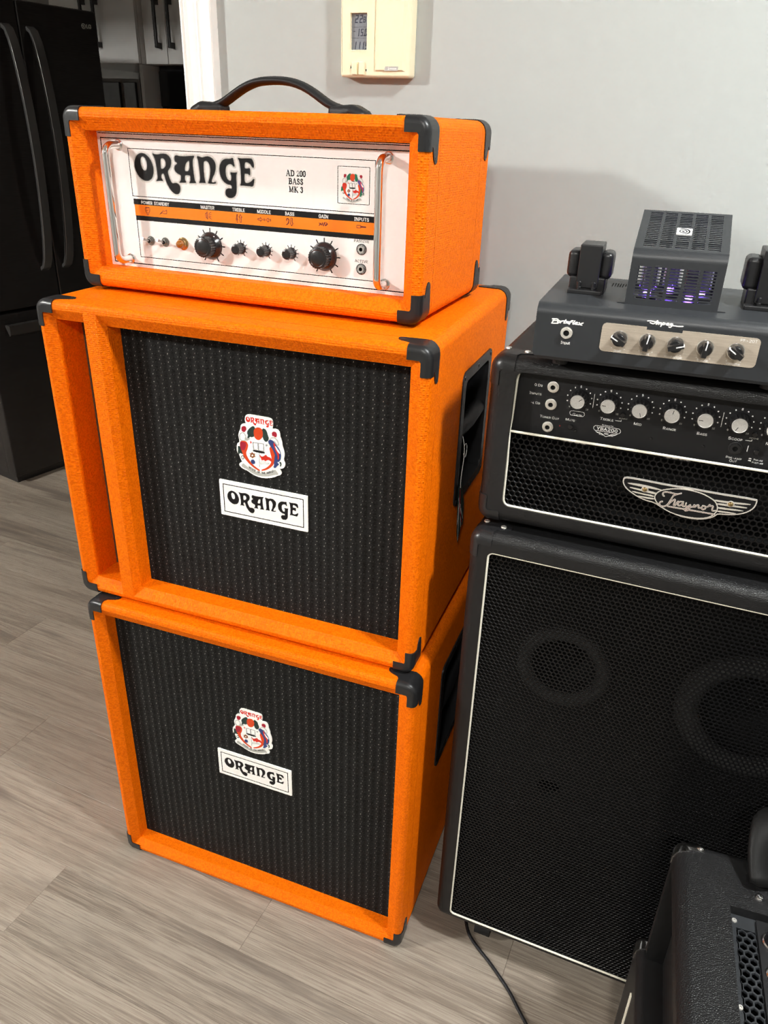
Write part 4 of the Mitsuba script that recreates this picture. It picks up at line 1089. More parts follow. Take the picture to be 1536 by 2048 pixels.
put(k, 'card', flat_x(Polygon(card), X), 'print_pine', FT, smooth=False)
for a, b in (((0.190, 0.200), (0.199, 0.132)), ((0.197, 0.196), (0.222, 0.162)), ((0.192, 0.196), (0.184, 0.215)), ((0.198, 0.198), (0.211, 0.152)), ((0.188, 0.204), (0.186, 0.168))):
    put(k, 'stripe', flat_x(LineString([a, b]).buffer(0.0011, 2), X + 0.0006, 0.0002), 'tag_white', FT, smooth=False)
put(k, 'stripe', flat_x(LineString([(0.187, 0.228), (0.197, 0.186), (0.216, 0.158)]).buffer(0.0012, 2), X + 0.0006, 0.0003), 'print_crimson', FT, smooth=False)

# ---------------------------------------------------------------- black stack on the right
def piping(key, fr, pts, r=0.0017, closed=False):
    put(key, 'piping', tube(pts, r, 10, up=(0, 1, 0), closed=closed), 'piping_cream', fr, smooth=60, label='cream piping')


def rim(x0, x1, z0, z1, r, y, k=7):
    q = rrect(x0, x1, z0, z1, r, k)
    out = []
    for a, b in zip(q, np.roll(q, -1, 0)):
        n = max(1, int(np.linalg.norm(b - a) / 0.05))
        out += [a + (b - a) * t / n for t in range(n)]
    out = np.array(out)
    return np.stack([out[:, 0], np.full(len(out), y), out[:, 1]], 1)


# big black cabinet
FC = frame(0.0772, -0.4621, 0, -0.0228)
k = thing('speaker_cabinet', 'tall black bass cabinet with a perforated steel front and cream piping', 'speaker cabinet')
CX0, CW, CZ0, CZ1, CD = -0.0275, 0.5040, 0.0700, 0.8620, 0.400
ox0, ox1, oz0, oz1 = 0.0, 0.449, 0.0845, 0.8335
body = loft_box(CW, CD, CZ0, CZ1, CX0, 0.014, 0.016, y0=-0.006)
body = body - m3.Manifold.extrude(m3.CrossSection([rrect(ox0 - 0.001, ox1 + 0.001, oz0 - 0.001, oz1 + 0.001, 0.009).tolist()]), 0.12).transform([[1, 0, 0, 0], [0, 0, 1, -0.02], [0, 1, 0, 0]])
put(k, 'body', body, 'black_tolex', FC, smooth=32, label='black textured covering')
piping(k, FC, rim(ox0, ox1, oz0, oz1, 0.008, -0.0035), 0.0019, True)
put(k, 'grille', hexplate(ox0 + 0.001, ox1 - 0.001, oz0 + 0.001, oz1 - 0.001, 0.00665, 0.00275, 0.0016, -0.0005), 'perforated_steel', FC, smooth=False, label='black perforated steel grille')
baffle = mbx(ox0 - 0.004, ox1 + 0.004, 0.0160, 0.032, oz0 - 0.004, oz1 + 0.004)
DRIVERS = ((0.122, 0.664, 0.068), (0.372, 0.662, 0.098))
for cx, cz, rr in DRIVERS:
    baffle = baffle - man(to_front(lathe([(0, -0.10), (rr * 0.66, -0.10), (rr * 0.66, 0.10), (0, 0.10)], 40), cx, 0.02, cz))
for cx, cz, rr in ((0.130, 0.428, 0.018), (0.330, 0.400, 0.018)):
    baffle = baffle - man(to_front(lathe([(0, -0.10), (rr, -0.10), (rr, 0.10), (0, 0.10)], 24), cx, 0.02, cz))
put(k, 'baffle', baffle, 'baffle_paint', FC, smooth=False, label='dark board behind the grille')
for cx, cz, rr in DRIVERS:
    sp = put(k, 'speaker', to_front(lathe([(rr * 0.66, 0.0), (rr * 0.68, 0.0045), (rr * 0.76, 0.0105), (rr * 0.88, 0.0105), (rr * 0.97, 0.0055), (rr, 0.0), (rr, -0.001)], 44), cx, 0.0162, cz), 'cone_paper', FC, smooth=50, label='loudspeaker behind the grille')
    put(sp, 'cone', to_front(lathe([(rr * 0.20, -0.050), (rr * 0.665, -0.004)], 40), cx, 0.0162, cz), 'baffle_paint', FC, smooth=50)
    put(sp, 'dust_cap', to_front(lathe([(rr * 0.22, -0.049), (rr * 0.15, -0.042), (0, -0.038)], 28), cx, 0.0162, cz), 'baffle_paint', FC, smooth=60)


def corner_metal(key, fr, W, D, z0, z1, x0, which, rf, rc, y0=-0.006):
    """Thin black corner cap whose three tongues end round a screw."""
    a_ = loft_box(W, D, z0, z1, x0, rf, rc, grow=0.0012, y0=0) - loft_box(W, D, z0, z1, x0, rf, rc, y0=0)
    for (sx, sy, sz) in which:
        r, at = region(sx, sy, sz, x0, W, D, z0, z1)
        s = 0.82
        c = put(key, 'corner_protector', (a_ ^ r).translate((0, y0, 0)), 'black_plastic', fr, smooth=35, label='black moulded corner')
        p = at(0.040, 0.026, 0)
        sc = lathe([(0, 0), (0.0042, 0), (0.0036, 0.0016), (0.0015, 0.0022), (0, 0.0022)], 16)
        put(c, 'screw', trimesh.Trimesh(sc.vertices + [p[0], p[1] + y0, p[2] + 0.0010], sc.faces), 'satin_metal', fr)
        p = at(0.014, 0.034, 0)
        put(c, 'screw', trimesh.Trimesh(sc.vertices + [p[0], p[1] + y0, p[2] + 0.0010], sc.faces), 'satin_metal', fr)


corner_metal(k, FC, CW, CD, CZ0, CZ1, CX0, [(0, 0, 1), (1, 0, 1)], 0.014, 0.016)
for x in (0.030, 0.420):
    for y in (0.05, 0.34):
        w = put(k, 'caster', tube([(x + 0.012, y, 0.026), (x + 0.040, y, 0.026)], 0.026, 24), 'black_rubber', FC, smooth=40, label='black caster wheel')
        put(w, 'fork', join(bx(x + 0.006, x + 0.046, y - 0.018, y + 0.018, 0.060, 0.071), bx(x + 0.006, x + 0.010, y - 0.012, y + 0.012, 0.020, 0.062), bx(x + 0.042, x + 0.046, y - 0.012, y + 0.012, 0.020, 0.062)), 'satin_metal', FC, smooth=False)

# black valve-style head on top of it
FT_ = frame(0.0855, -0.4408, 0, -0.0123)
k = thing('amplifier_head', 'black bass amplifier head with silver capped knobs and a winged badge on the black cabinet', 'amplifier')
X0, TW, Z0, Z1, TD = -0.0340, 0.5170, 0.8720, 1.1010, 0.290
ux0, ux1 = 0.0, 0.449
body = loft_box(TW, TD, Z0, Z1, X0, 0.016, 0.018, y0=-0.010)
body = body - m3.Manifold.extrude(m3.CrossSection([rrect(ux0 - 0.001, ux1 + 0.001, 0.8980, 1.0830, 0.011).tolist()]), 0.16).transform([[1, 0, 0, 0], [0, 0, 1, -0.03], [0, 1, 0, 0]])
put(k, 'body', body, 'black_tolex', FT_, smooth=32, label='black textured covering')
corner_metal(k, FT_, TW, TD, Z0, Z1, X0, [(0, 0, 1), (1, 0, 1), (0, 0, 0)], 0.016, 0.018, -0.010)
for x in (0.02, 0.42):
    for y in (0.05, 0.24):
        p = lathe([(0, 0), (0.014, 0), (0.016, 0.0105), (0, 0.0105)], 20)
        put(k, 'foot', trimesh.Trimesh(p.vertices + [x, y, Z0 - 0.0100], p.faces), 'black_rubber', FT_)
PY = 0.006
pan = put(k, 'control_panel', bx(ux0 - 0.001, ux1 + 0.001, PY, PY + 0.003, 1.0020, 1.0900), 'control_black', FT_, smooth=False, label='black control panel with white lettering')
put(k, 'grille', hexplate(ux0 + 0.001, ux1 - 0.001, 0.8995, 1.0030, 0.0078, 0.0033, 0.0016, -0.0030), 'perforated_steel', FT_, smooth=False, label='black steel grille with round holes')
put(k, 'chassis', bx(ux0 + 0.002, ux1 - 0.002, 0.085, 0.115, 0.905, 1.002), 'baffle_paint', FT_, smooth=False)
for i in range(4):
    u = 0.062 + 0.125 * i
    put(k, 'transformer_clamp', rbox(u, u + 0.034, 0.020, 0.046, 0.990, 1.001, 0.003, 8), 'chrome', FT_)
put(k, 'floor_board', bx(ux0 - 0.001, ux1 + 0.001, 0.003, 0.12, 0.893, 0.899), 'shade_black', FT_, smooth=False)
piping(k, FT_, [(0.0012, 0.0, 1.0790), (0.0, 0.0, 1.0720), (-0.0005, -0.0005, 1.050), (-0.001, -0.002, 1.020), (-0.0018, -0.0042, 1.006), (-0.0010, -0.0055, 0.990), (0, -0.0055, 0.960), (0, -0.0055, 0.9120), (0.0006, -0.0055, 0.9055), (0.0030, -0.0055, 0.9008), (0.0075, -0.0055, 0.8990),
                   (0.05, -0.0055, 0.8988), (0.20, -0.0055, 0.8988), (0.441, -0.0055, 0.8988), (0.447, -0.0055, 0.902), (0.449, -0.0055, 0.910), (0.449, -0.0055, 0.98), (0.449, -0.003, 1.006), (0.449, 0.0, 1.074)], 0.0017)
piping(k, FT_, [(-0.001, -0.0045, 1.0036), (0.1, -0.0045, 1.0042), (0.3, -0.0045, 1.0050), (0.449, -0.0045, 1.0050)], 0.0017)
DX, DZ = -0.0016, -0.0018


def t_ink(name, shape, m='print_white', lay=0):
    return put(pan, name, ext(shape, 0.0002, PY - 0.0002 * lay), m, FT_, smooth=False)


names = ['Gain', 'Treble', 'Mid', 'Range', 'Bass', 'Scoop', 'Res', 'Master']
turns = [50, -85, 160, 10, -90, -150, 30, 10]
for i, (nm, tn) in enumerate(zip(names, turns)):
    x, z = 0.0789 + 0.03675 * i + (0.0006 if i == 0 else 0) + DX, 1.0575 + DZ
    ang = np.arange(120) * 2 * math.pi / 120
    r = 0.0098 + 0.0011 * np.cos(ang * 15)
    q = Polygon(np.stack([r * np.cos(ang), r * np.sin(ang)], 1))
    kb = put(pan, 'knob', to_front(lathe([(0, 0), (0.0118, 0), (0.0118, 0.002), (0.0110, 0.003), (0, 0.003)], 36), x, PY, z), 'knob_black', FT_, label='black fluted knob with a silver cap')
    put(kb, 'grip', to_front(trimesh.creation.extrude_polygon(q, 0.0125, engine='earcut'), x, PY - 0.0028, z), 'knob_black', FT_, smooth=40)
    cp = put(kb, 'cap', to_front(lathe([(0, 0.0150), (0.0086, 0.0150), (0.0086, 0.0160), (0.0080, 0.0167), (0.0075, 0.0163), (0, 0.0163)], 40), x, PY, z), 'silver_cap', FT_, label='brushed silver cap')
    a = math.radians(tn)
    put(cp, 'pointer', ext(LineString([(x + 0.0026 * math.sin(a), z + 0.0026 * math.cos(a)), (x + 0.0066 * math.sin(a), z + 0.0066 * math.cos(a))]).buffer(0.00032, 3), 0.0003, PY - 0.0162), 'print_black', FT_, smooth=False)
    for j in range(11):
        if j in (0, 5, 10):
            continue
        a = math.radians(-135 + 27 * j)
        t_ink('scale_dot', Point(x + 0.0148 * math.sin(a), z + 0.0148 * math.cos(a)).buffer(0.00085, 4))
    put(pan, 'scale_number', words('5', 0.0026, x, PY, z + 0.0138, True), 'print_white', FT_, smooth=False)
    put(pan, 'scale_number', words('0', 0.0020, x - 0.0104, PY, z - 0.0125, True), 'print_white', FT_, smooth=False)
    put(pan, 'scale_number', words('10', 0.0020, x + 0.0110, PY, z - 0.0135, False), 'print_silver', FT_, smooth=False)
    put(pan, 'label_text', small_caps(nm, 0.0034, x + (0.0 if i else 0.0002), PY, 1.0365 + DZ - 0.0017), 'print_white', FT_, smooth=False)
gx = 0.0789 + DX + 0.0006
t_ink('label_frame', Polygon(rrect(gx - 0.0092, gx + 0.0092, 1.0330, 1.0394, 0.0030, 6)).difference(Polygon(rrect(gx - 0.0087, gx + 0.0087, 1.0335, 1.0389, 0.0026, 6))))
for x in (0.0969, 0.2443):
    t_ink('divider', sbox(x + DX - 0.0003, 1.0482 + DZ, x + DX + 0.0003, 1.0660 + DZ))
t_ink('divider', sbox(0.2778 + DX, 1.0215, 0.2786 + DX, 1.0290))
for x in (0.1215, 0.2690):
    t_ink('bracket', unary_union([sbox(x + 0.0030, 1.0346, x + 0.0100, 1.0352), sbox(x + 0.0094, 1.0346, x + 0.0100, 1.0368)]))
for t, x in (('BRIGHT', 0.1335), ('ACTIVE', 0.2802)):
    put(pan, 'label_text', words(t, 0.0016, x, PY, 1.0378, False, sx=1.2), 'print_silver', FT_, smooth=False)
for t, x, z, h in (('0 dB', 0.0275, 1.0658, 0.0031), ('Inputs', 0.0250, 1.0546, 0.0031), ('-6 dB', 0.0260, 1.0426, 0.0031), ('Tuner Out', 0.0462, 1.0262, 0.0031), ('Mute', 0.0721, 1.0272, 0.0031), ('Pre-Amp', 0.2660, 1.0116, 0.0029), ('Out', 0.2660, 1.0078, 0.0029)):
    put(pan, 'label_text', small_caps(t, h, x + DX, PY, z + DZ), 'print_white', FT_, smooth=False)
for t, z in (('Pre-EQ', 1.0140), ('Post-EQ', 1.0105)):
    put(pan, 'label_text', small_caps(t, 0.0020, 0.2905, PY, z + DZ), 'print_white', FT_, smooth=False)
t_ink('label_mark', Polygon([(0.2800, 1.0104), (0.2838, 1.0104), (0.2830, 1.0116), (0.2830, 1.0122), (0.2808, 1.0122), (0.2808, 1.0116)]))
t_ink('label_mark', Polygon([(0.2800, 1.0132), (0.2838, 1.0132), (0.2828, 1.0144), (0.2810, 1.0144)]))
# model mark
mx, mz = 0.1182 + DX, 1.0206
t_ink('model_mark', Polygon(rrect(mx - 0.0166, mx + 0.0166, mz - 0.0024, mz + 0.0046, 0.0034, 6)).difference(Polygon(rrect(mx - 0.0160, mx + 0.0160, mz - 0.0018, mz + 0.0040, 0.0028, 6))))
put(pan, 'model_text', words('YBA200', 0.0038, mx, PY, mz - 0.0008, True, sx=1.25), 'print_white', FT_, smooth=False)
put(pan, 'model_text', small_caps('Bassmaster', 0.0016, mx, PY, mz + 0.0055), 'print_white', FT_, smooth=False)
t_ink('model_wings', strokes([[(-13, -30), (-10, -50), (-4, -52), (-2, -66), (0, -76), (2, -66), (4, -52), (10, -50), (13, -30)], [(-12, -36), (-5, -42), (-4, -56)], [(12, -36), (5, -42), (4, -56)], [(-9, -62), (-2, -64)], [(9, -62), (2, -64)]], 0.00055, 1e-4 * 1.0, 1).buffer(0) if False else affinity.translate(strokes([[(-130, -30), (-100, -52), (-40, -52), (-20, -74), (0, -84), (20, -74), (40, -52), (100, -52), (130, -30)], [(-120, -38), (-60, -44), (-40, -60)], [(120, -38), (60, -44), (40, -60)], [(-84, -64), (-30, -68)], [(84, -64), (30, -68)], [(-24, -40), (24, -40)], [(-24, -52), (24, -52)]], 0.0006, 1e-4, 1), mx, mz))
for x, z, r, mt in ((0.0460, 1.0674, 0.0072, 'satin_metal'), (0.0460, 1.0450, 0.0072, 'satin_metal'), (0.0457, 1.0151, 0.0070, 'satin_metal'), (0.2650, 1.0253, 0.0078, 'black_plastic')):
    x, z = x + DX, z + DZ
    j = put(pan, 'jack_socket', to_front(lathe([(0.0030, 0), (r, 0), (r, 0.0008), (r - 0.0008, 0.0012), (0.0030, 0.0012)], 28), x, PY, z), mt, FT_, label='jack socket with a metal nut' if mt == 'satin_metal' else 'black jack socket')
    nut = trimesh.creation.extrude_polygon(Polygon([((r - 0.0013) * math.cos(a), (r - 0.0013) * math.sin(a)) for a in np.radians(np.arange(6) * 60 + 20)]).difference(Point(0, 0).buffer(0.0030)), 0.0024, engine='earcut')
    put(j, 'nut', to_front(nut, x, PY - 0.0010, z), mt, FT_, smooth=False)
    put(j, 'bore', to_front(lathe([(0, 0.0014), (0.0031, 0.0014), (0.0031, 0.0016), (0, 0.0016)], 20), x, PY, z), 'shade_black', FT_)  # flat disc coloured as the dark of the jack hole
for x, z in ((0.0725, 1.0186), (0.2862, 1.0235), (0.1322, 1.0440), (0.2800, 1.0440)):
    put(pan, 'push_button', to_front(lathe([(0, 0), (0.0030, 0), (0.0030, 0.004), (0.0024, 0.0046), (0, 0.0046)], 20), x, PY, z), 'knob_black', FT_)
put(pan, 'indicator', to_front(lathe([(0, 0), (0.0010, 0), (0.0007, 0.0007), (0, 0.0009)], 10), 0.0590, PY, 1.0170), 'led_red', FT_, label='small red indicator')
for x, z in ((0.0790, 1.0138), (0.1690, 1.0190), (0.2290, 1.0195)):
    put(pan, 'screw', to_front(lathe([(0, 0), (0.0020, 0), (0.0014, 0.0009), (0, 0.0012)], 12), x, PY, z), 'knob_black', FT_)

# winged badge on its grille
bc = (0.2235, 0.9470)
BY = -0.0040
sh = lambda pts, sm=2: affinity.translate(poly(pts, smooth=sm), *bc)
wing = affinity.translate(Polygon(np.array(chaikin(BADGE['outer'], 1)) * 1e-4).buffer(0), *bc)
bd = put(k, 'name_badge', ext(wing, 0.0030, BY), 'satin_metal', FT_, smooth=False, label='winged silver and black badge with script lettering')
put(bd, 'field', ext(wing.buffer(-0.0016), 0.0004, BY - 0.0028), 'print_black', FT_, smooth=False)
ov = sh(BADGE['oval'])
for b in BADGE['bars']:
    put(bd, 'bar', ext(sh(b, 1).buffer(0.0002).difference(ov), 0.0006, BY - 0.0030), 'satin_metal', FT_, smooth=False)
put(bd, 'oval_rim', ext(ov.buffer(0.0012).difference(ov.buffer(-0.0002)), 0.0010, BY - 0.0028), 'satin_metal', FT_, smooth=False)
put(bd, 'oval', ext(ov, 0.0008, BY - 0.0028), 'print_black', FT_, smooth=False)
scr = [[np.array(p) for p in l] for l in BADGE['scr']]
g = affinity.translate(strokes(scr, 0.0019, 1.08e-4, 2), *bc)
put(bd, 'script', ext(g, 0.0012, BY - 0.0030), 'satin_metal', FT_, smooth=False)
put(bd, 'script_core', ext(affinity.translate(strokes(scr, 0.00035, 1.08e-4, 2), *bc), 0.0002, BY - 0.0042), 'print_maroon', FT_, smooth=False)
for p in BADGE['rivet']:
    rv = put(bd, 'rivet', to_front(lathe([(0, 0), (0.0042, 0), (0.0042, 0.0006), (0.0030, 0.0010), (0, 0.0010)], 20), bc[0] + p[0] * 1e-4, BY - 0.0030, bc[1] + p[1] * 1e-4), 'satin_metal', FT_)
    put(rv, 'head', to_front(lathe([(0, 0.0010), (0.0031, 0.0010), (0.0026, 0.0024), (0.0013, 0.0030), (0, 0.0031)], 18), bc[0] + p[0] * 1e-4, BY - 0.0030, bc[1] + p[1] * 1e-4), 'brass', FT_, smooth=50)

# small valve amplifier on top
FA_ = frame(0.1063, -0.4803, 0, 0.0217)
k = thing('valve_amplifier', 'small charcoal valve amplifier with a slotted cage on top of the black head', 'amplifier')
AW, AD = 0.2960, 0.2150
A0, A1 = 1.1105, 1.1745
sec = [(0.0, A0 + 0.004), (0.003, A0), (AD, A0), (AD, A1), (0.012, A1)] + [(0.012 - 0.012 * math.sin(t), A1 - 0.012 + 0.012 * math.cos(t)) for t in np.linspace(0.15, math.pi / 2, 7)]
def prism_x(section, x0, x1):
    m = trimesh.creation.extrude_polygon(Polygon(section), x1 - x0, engine='earcut')
    return trimesh.Trimesh(np.stack([x0 + m.vertices[:, 2], m.vertices[:, 0], m.vertices[:, 1]], 1), m.faces, process=False)


r_ = 0.010
facep = Polygon(rrect(0, AW, A0, A1 + 0.0001, r_, 5)).union(sbox(0, A0 + 0.02, AW, A1))
chas = man(prism_x(sec, 0, AW)) ^ man(ext(facep, AD + 0.02, AD + 0.01))
put(k, 'chassis', chas, 'black_powder', FA_, smooth=35, label='charcoal painted steel chassis')
for x in (0.03, 0.26):
    for y in (0.03, 0.18):
        p = lathe([(0, 0), (0.009, 0), (0.010, 0.0105), (0, 0.0105)], 18)
        put(k, 'foot', trimesh.Trimesh(p.vertices + [x, y, A0 - 0.0098], p.faces), 'black_rubber', FA_)
fp = put(k, 'faceplate', ext(Polygon(rrect(0.0745, 0.2380, 1.1280, 1.1598, 0.005, 5)), 0.0008, 0.0), 'faceplate_gold', FA_, smooth=False, label='brushed pale gold faceplate')
FY = -0.0008
put(fp, 'tab', ext(sbox(0.1218, 1.1570, 0.1590, 1.1612), 0.0010, 0.0), 'black_powder', FA_, smooth=False)
for i, (x, tn, nm) in enumerate(zip((0.0950, 0.1248, 0.1545, 0.1850, 0.2158), (-62, 8, 72, 5, -55), ('gain', 'bass', 'midrange', 'treble', 'volume'))):
    z = 1.1440
    b = put(fp, 'knob', to_front(lathe([(0, 0), (0.0088, 0), (0.0088, 0.0012), (0.0080, 0.0016), (0, 0.0016)], 32), x, FY, z), 'chrome', FA_, label='black pointer knob on a bright ring')
    put(b, 'skirt', to_front(lathe([(0, 0.0014), (0.0081, 0.0014), (0.0078, 0.0060), (0.0066, 0.0105), (0.0058, 0.0112), (0, 0.0112)], 32), x, FY, z), 'knob_black', FA_, smooth=40)
    a = math.radians(tn)
    bar = hull([(sx_ * w, zz, d) for sx_ in (-1, 1) for (w, zz, d) in ((0.0034, -0.0082, 0.009), (0.0042, 0.0086, 0.009), (0.0024, -0.0074, 0.0165), (0.0026, 0.0088, 0.0165), (0.0042, 0, 0.009), (0.0030, 0, 0.0168))])
    put(b, 'pointer', to_front(bar, x, FY, z, -a), 'knob_black', FA_, smooth=20)
    ln = trimesh.creation.box(bounds=[[-0.0006, 0.0010, 0.0167], [0.0006, 0.0092, 0.0171]])
    tip = trimesh.creation.box(bounds=[[-0.0008, 0.0084, 0.0090], [0.0008, 0.0094, 0.0171]])
    put(b, 'pointer_line', to_front(join(ln, tip), x, FY, z, -a), 'print_white', FA_, smooth=False)
    for j in (-1, 1):
        put(fp, 'scale_dot', ext(Point(x + j * 0.0070, z - 0.0112).buffer(0.0005, 3), 0.0002, FY), 'print_white', FA_, smooth=False)
    put(fp, 'label_text', words(nm, 0.0028, x, FY, 1.1290, False, sx=1.1), 'print_white', FA_, smooth=False)
put(fp, 'label_text', words('PF-20T', 0.0030, 0.2262, FY, 1.1548, False, sx=1.1), 'print_white', FA_, smooth=False)
j = put(k, 'jack_socket', to_front(lathe([(0.0030, 0), (0.0068, 0), (0.0068, 0.0010), (0.0030, 0.0010)], 28), 0.0363, 0, 1.1437), 'satin_metal', FA_, label='input socket with a hexagonal nut')
nut = trimesh.creation.extrude_polygon(Polygon([(0.0064 * math.cos(a), 0.0064 * math.sin(a)) for a in np.radians(np.arange(6) * 60 + 30)]).difference(Point(0, 0).buffer(0.0034)), 0.0026, engine='earcut')
put(j, 'nut', to_front(nut, 0.0363, -0.0008, 1.1437), 'satin_metal', FA_, smooth=False)
put(j, 'bore', to_front(lathe([(0, 0.0010), (0.0033, 0.0010), (0.0033, 0.0014), (0, 0.0014)], 20), 0.0363, 0, 1.1437), 'shade_black', FA_)  # blackened disc in place of the shaded input hole
put(k, 'label_text', words('Input', 0.0030, 0.0365, 0, 1.1308, True), 'print_white', FA_, smooth=False)
# script names, one pen stroke each, in tenths of a millimetre
PORTA = [[(-182, 22), (-130, 26), (-120, 12), (-150, 4), (-176, 6)], [(-160, 22), (-180, -20)], [(-112, 10), (-130, -6), (-112, -14), (-96, 0), (-112, 10)], [(-84, 10), (-96, -14)], [(-88, 2), (-72, 10), (-64, 8)], [(-44, 24), (-64, -12), (-48, -12)], [(-64, 10), (-36, 10)], [(-14, 8), (-34, 4), (-36, -12), (-14, 2), (-22, -12), (-6, -12)],
         [(30, 24), (10, 20), (-6, -20)], [(-4, 8), (24, 8)], [(48, 24), (28, -12), (42, -12)], [(50, -2), (80, 6), (66, 12), (50, -4), (60, -14), (82, -10)], [(92, 10), (104, -12), (122, -14)], [(132, 10), (86, -14)], [(-184, -26), (-120, -22)]]
AMP = [[(-160, -6), (-120, -18), (-92, 22), (-84, 24), (-96, -16)], [(-190, 10), (-150, 14), (-104, 8), (-70, 6)], [(-78, 6), (-90, -16)], [(-84, 0), (-62, 8), (-70, -16)], [(-66, 0), (-42, 8), (-50, -14), (-40, -16)], [(-26, 8), (-46, -34)], [(-28, 4), (-6, 8), (-10, -12), (-34, -12)], [(6, -4), (36, 4), (22, 10), (6, -2), (12, -14), (38, -12)], [(72, 4), (50, 8), (46, -12), (66, -10), (74, 6), (60, -34), (40, -32)], [(66, -12), (140, -16), (180, -10)]]
put(k, 'script_name', ext(affinity.translate(affinity.scale(strokes(PORTA, 0.0014, 1.1e-4, 1), 1.0, 0.95, origin=(0, 0)), 0.0385, 1.1556), 0.0004, 0.0), 'print_white', FA_, smooth=False)
put(k, 'script_name', ext(affinity.translate(strokes(AMP, 0.0013, 1.0e-4, 1), 0.1402, 1.1652), 0.0004, 0.0), 'print_white', FA_, smooth=False)

# slotted valve cage: front, rounded bend, sloping top, back
CL, CR, YF = 0.0920, 0.1915, 0.0400
yb, zb = 0.150, 1.2675
prof = [(YF, A1), (YF + 0.0015, 1.2245)]
c0 = np.array([YF + 0.0015, 1.2245])
dirn = np.array([yb - 0.050, zb - 1.2350])
dirn /= np.linalg.norm(dirn)
bend = [(YF + 0.0017, 1.2270), (YF + 0.0030, 1.2305), (YF + 0.0055, 1.2335)]
top0 = np.array([YF + 0.0085, 1.2352])
top1 = np.array([yb, zb])


def plate_map(o, e1, e2):
    n = np.cross(e1, e2)
    return lambda u, w: (np.asarray(o) + u * np.asarray(e1) + w * np.asarray(e2), n)


slots_u = lambda w, n, gap, mg: np.concatenate([[0], np.ravel([[mg + i * ((w - 2 * mg + gap) / n), mg + i * ((w - 2 * mg + gap) / n) + (w - 2 * mg + gap) / n - gap] for i in range(n)]), [w]])
cg = put(k, 'valve_cage', slot_sheet(slots_u(CR - CL, 5, 0.0034, 0.0085), slots_u(1.2245 - A1, 11, 0.0016, 0.0075), plate_map((CL, YF, A1), (1, 0, 0), (0, 0.0015 / 0.05, 1)), 0.0010), 'black_powder', FA_, smooth=False, label='slotted charcoal metal cage over the valves')
ln = float(np.linalg.norm(top1 - top0))
dv = (top1 - top0) / ln
put(cg, 'top', slot_sheet(slots_u(CR - CL, 5, 0.0034, 0.0090), slots_u(ln, 20, 0.0022, 0.0060), plate_map((CL, top0[0], top0[1]), (1, 0, 0), (0, dv[0], dv[1])), 0.0010), 'black_powder', FA_, smooth=False)
bp = [(YF + 0.0015, 1.2245)] + bend + [tuple(top0)]
inn = [(y + 0.0009, z - 0.0008) for y, z in bp]
put(cg, 'bend', prism_x(bp + inn[::-1], CL, CR), 'black_powder', FA_, smooth=40)
bk = [(top1[0], top1[1]), (top1[0] + 0.004, top1[1] - 0.0012), (top1[0] + 0.0055, top1[1] - 0.005), (top1[0] + 0.0055, A1), (top1[0] + 0.0045, A1), (top1[0] + 0.0045, top1[1] - 0.005), (top1[0] + 0.0035, top1[1] - 0.0022), (top1[0], top1[1] - 0.0010)]
put(cg, 'back', join(prism_x(bk[:3] + bk[5:], CL, CR), slot_sheet(slots_u(CR - CL, 3, 0.004, 0.006), slots_u(top1[1] - 0.006 - A1, 3, 0.004, 0.006), plate_map((CR, top1[0] + 0.0050, A1), (-1, 0, 0), (0, 0, 1)), 0.0008)), 'black_powder', FA_, smooth=False)
for x in (CL, CR - 0.001):
    side = Polygon([(YF + 0.0003, A1)] + bp + [tuple(top1), (top1[0] + 0.005, top1[1] - 0.004), (top1[0] + 0.005, A1)])
    fl = 0.0065
    m = trimesh.creation.extrude_polygon(side.difference(side.buffer(-fl)), 0.001, engine='earcut')
    put(cg, 'side_frame', trimesh.Trimesh(np.stack([x + m.vertices[:, 2], m.vertices[:, 0], m.vertices[:, 1]], 1), m.faces, process=False), 'black_powder', FA_, smooth=False)
put(cg, 'flange', bx(CL - 0.0085, CL, YF + 0.003, yb, A1, A1 + 0.0011), 'black_powder', FA_, smooth=False)
put(cg, 'flange', bx(CR, CR + 0.0085, YF + 0.003, yb, A1, A1 + 0.0011), 'black_powder', FA_, smooth=False)
# square emblem with rings on the cage top
mid = top0 + (top1 - top0) * 0.46
e2 = np.array([0, dv[0], dv[1]])
nn = np.cross([1, 0, 0], e2)


def on_top(shape, lift, thick):
    m = trimesh.creation.extrude_polygon(shape, thick, engine='earcut') if shape.geom_type == 'Polygon' else trimesh.util.concatenate([trimesh.creation.extrude_polygon(g_, thick, engine='earcut') for g_ in shape.geoms])
    v = m.vertices
    return trimesh.Trimesh(np.array([(CL + CR) / 2, mid[0], mid[1]]) + v[:, :1] * [1, 0, 0] + v[:, 1:2] * e2 + (v[:, 2:3] + lift) * nn, m.faces, process=False)


em = put(cg, 'emblem', on_top(Polygon(rrect(-0.0085, 0.0085, -0.0085, 0.0085, 0.0016, 4)), 0.0, 0.0012), 'print_white', FA_, smooth=False, label='white square emblem with black rings')
rings = [Point(-0.0012, -0.0008).buffer(0.0014)]
rings += [Point(-0.0012, -0.0008).buffer(0.0044).difference(Point(-0.0012, -0.0008).buffer(0.0033))]
rings += [Point(-0.0012, -0.0008).buffer(0.0076).difference(Point(-0.0012, -0.0008).buffer(0.0060)).intersection(unary_union([sbox(-0.0015, -0.0070, 0.0076, 0.0080), sbox(-0.006, 0.0052, 0.0, 0.0080)]))]
put(em, 'ring', on_top(unary_union(rings).intersection(sbox(-0.008, -0.0078, 0.008, 0.0078)), 0.0012, 0.0002), 'print_black', FA_, smooth=False)
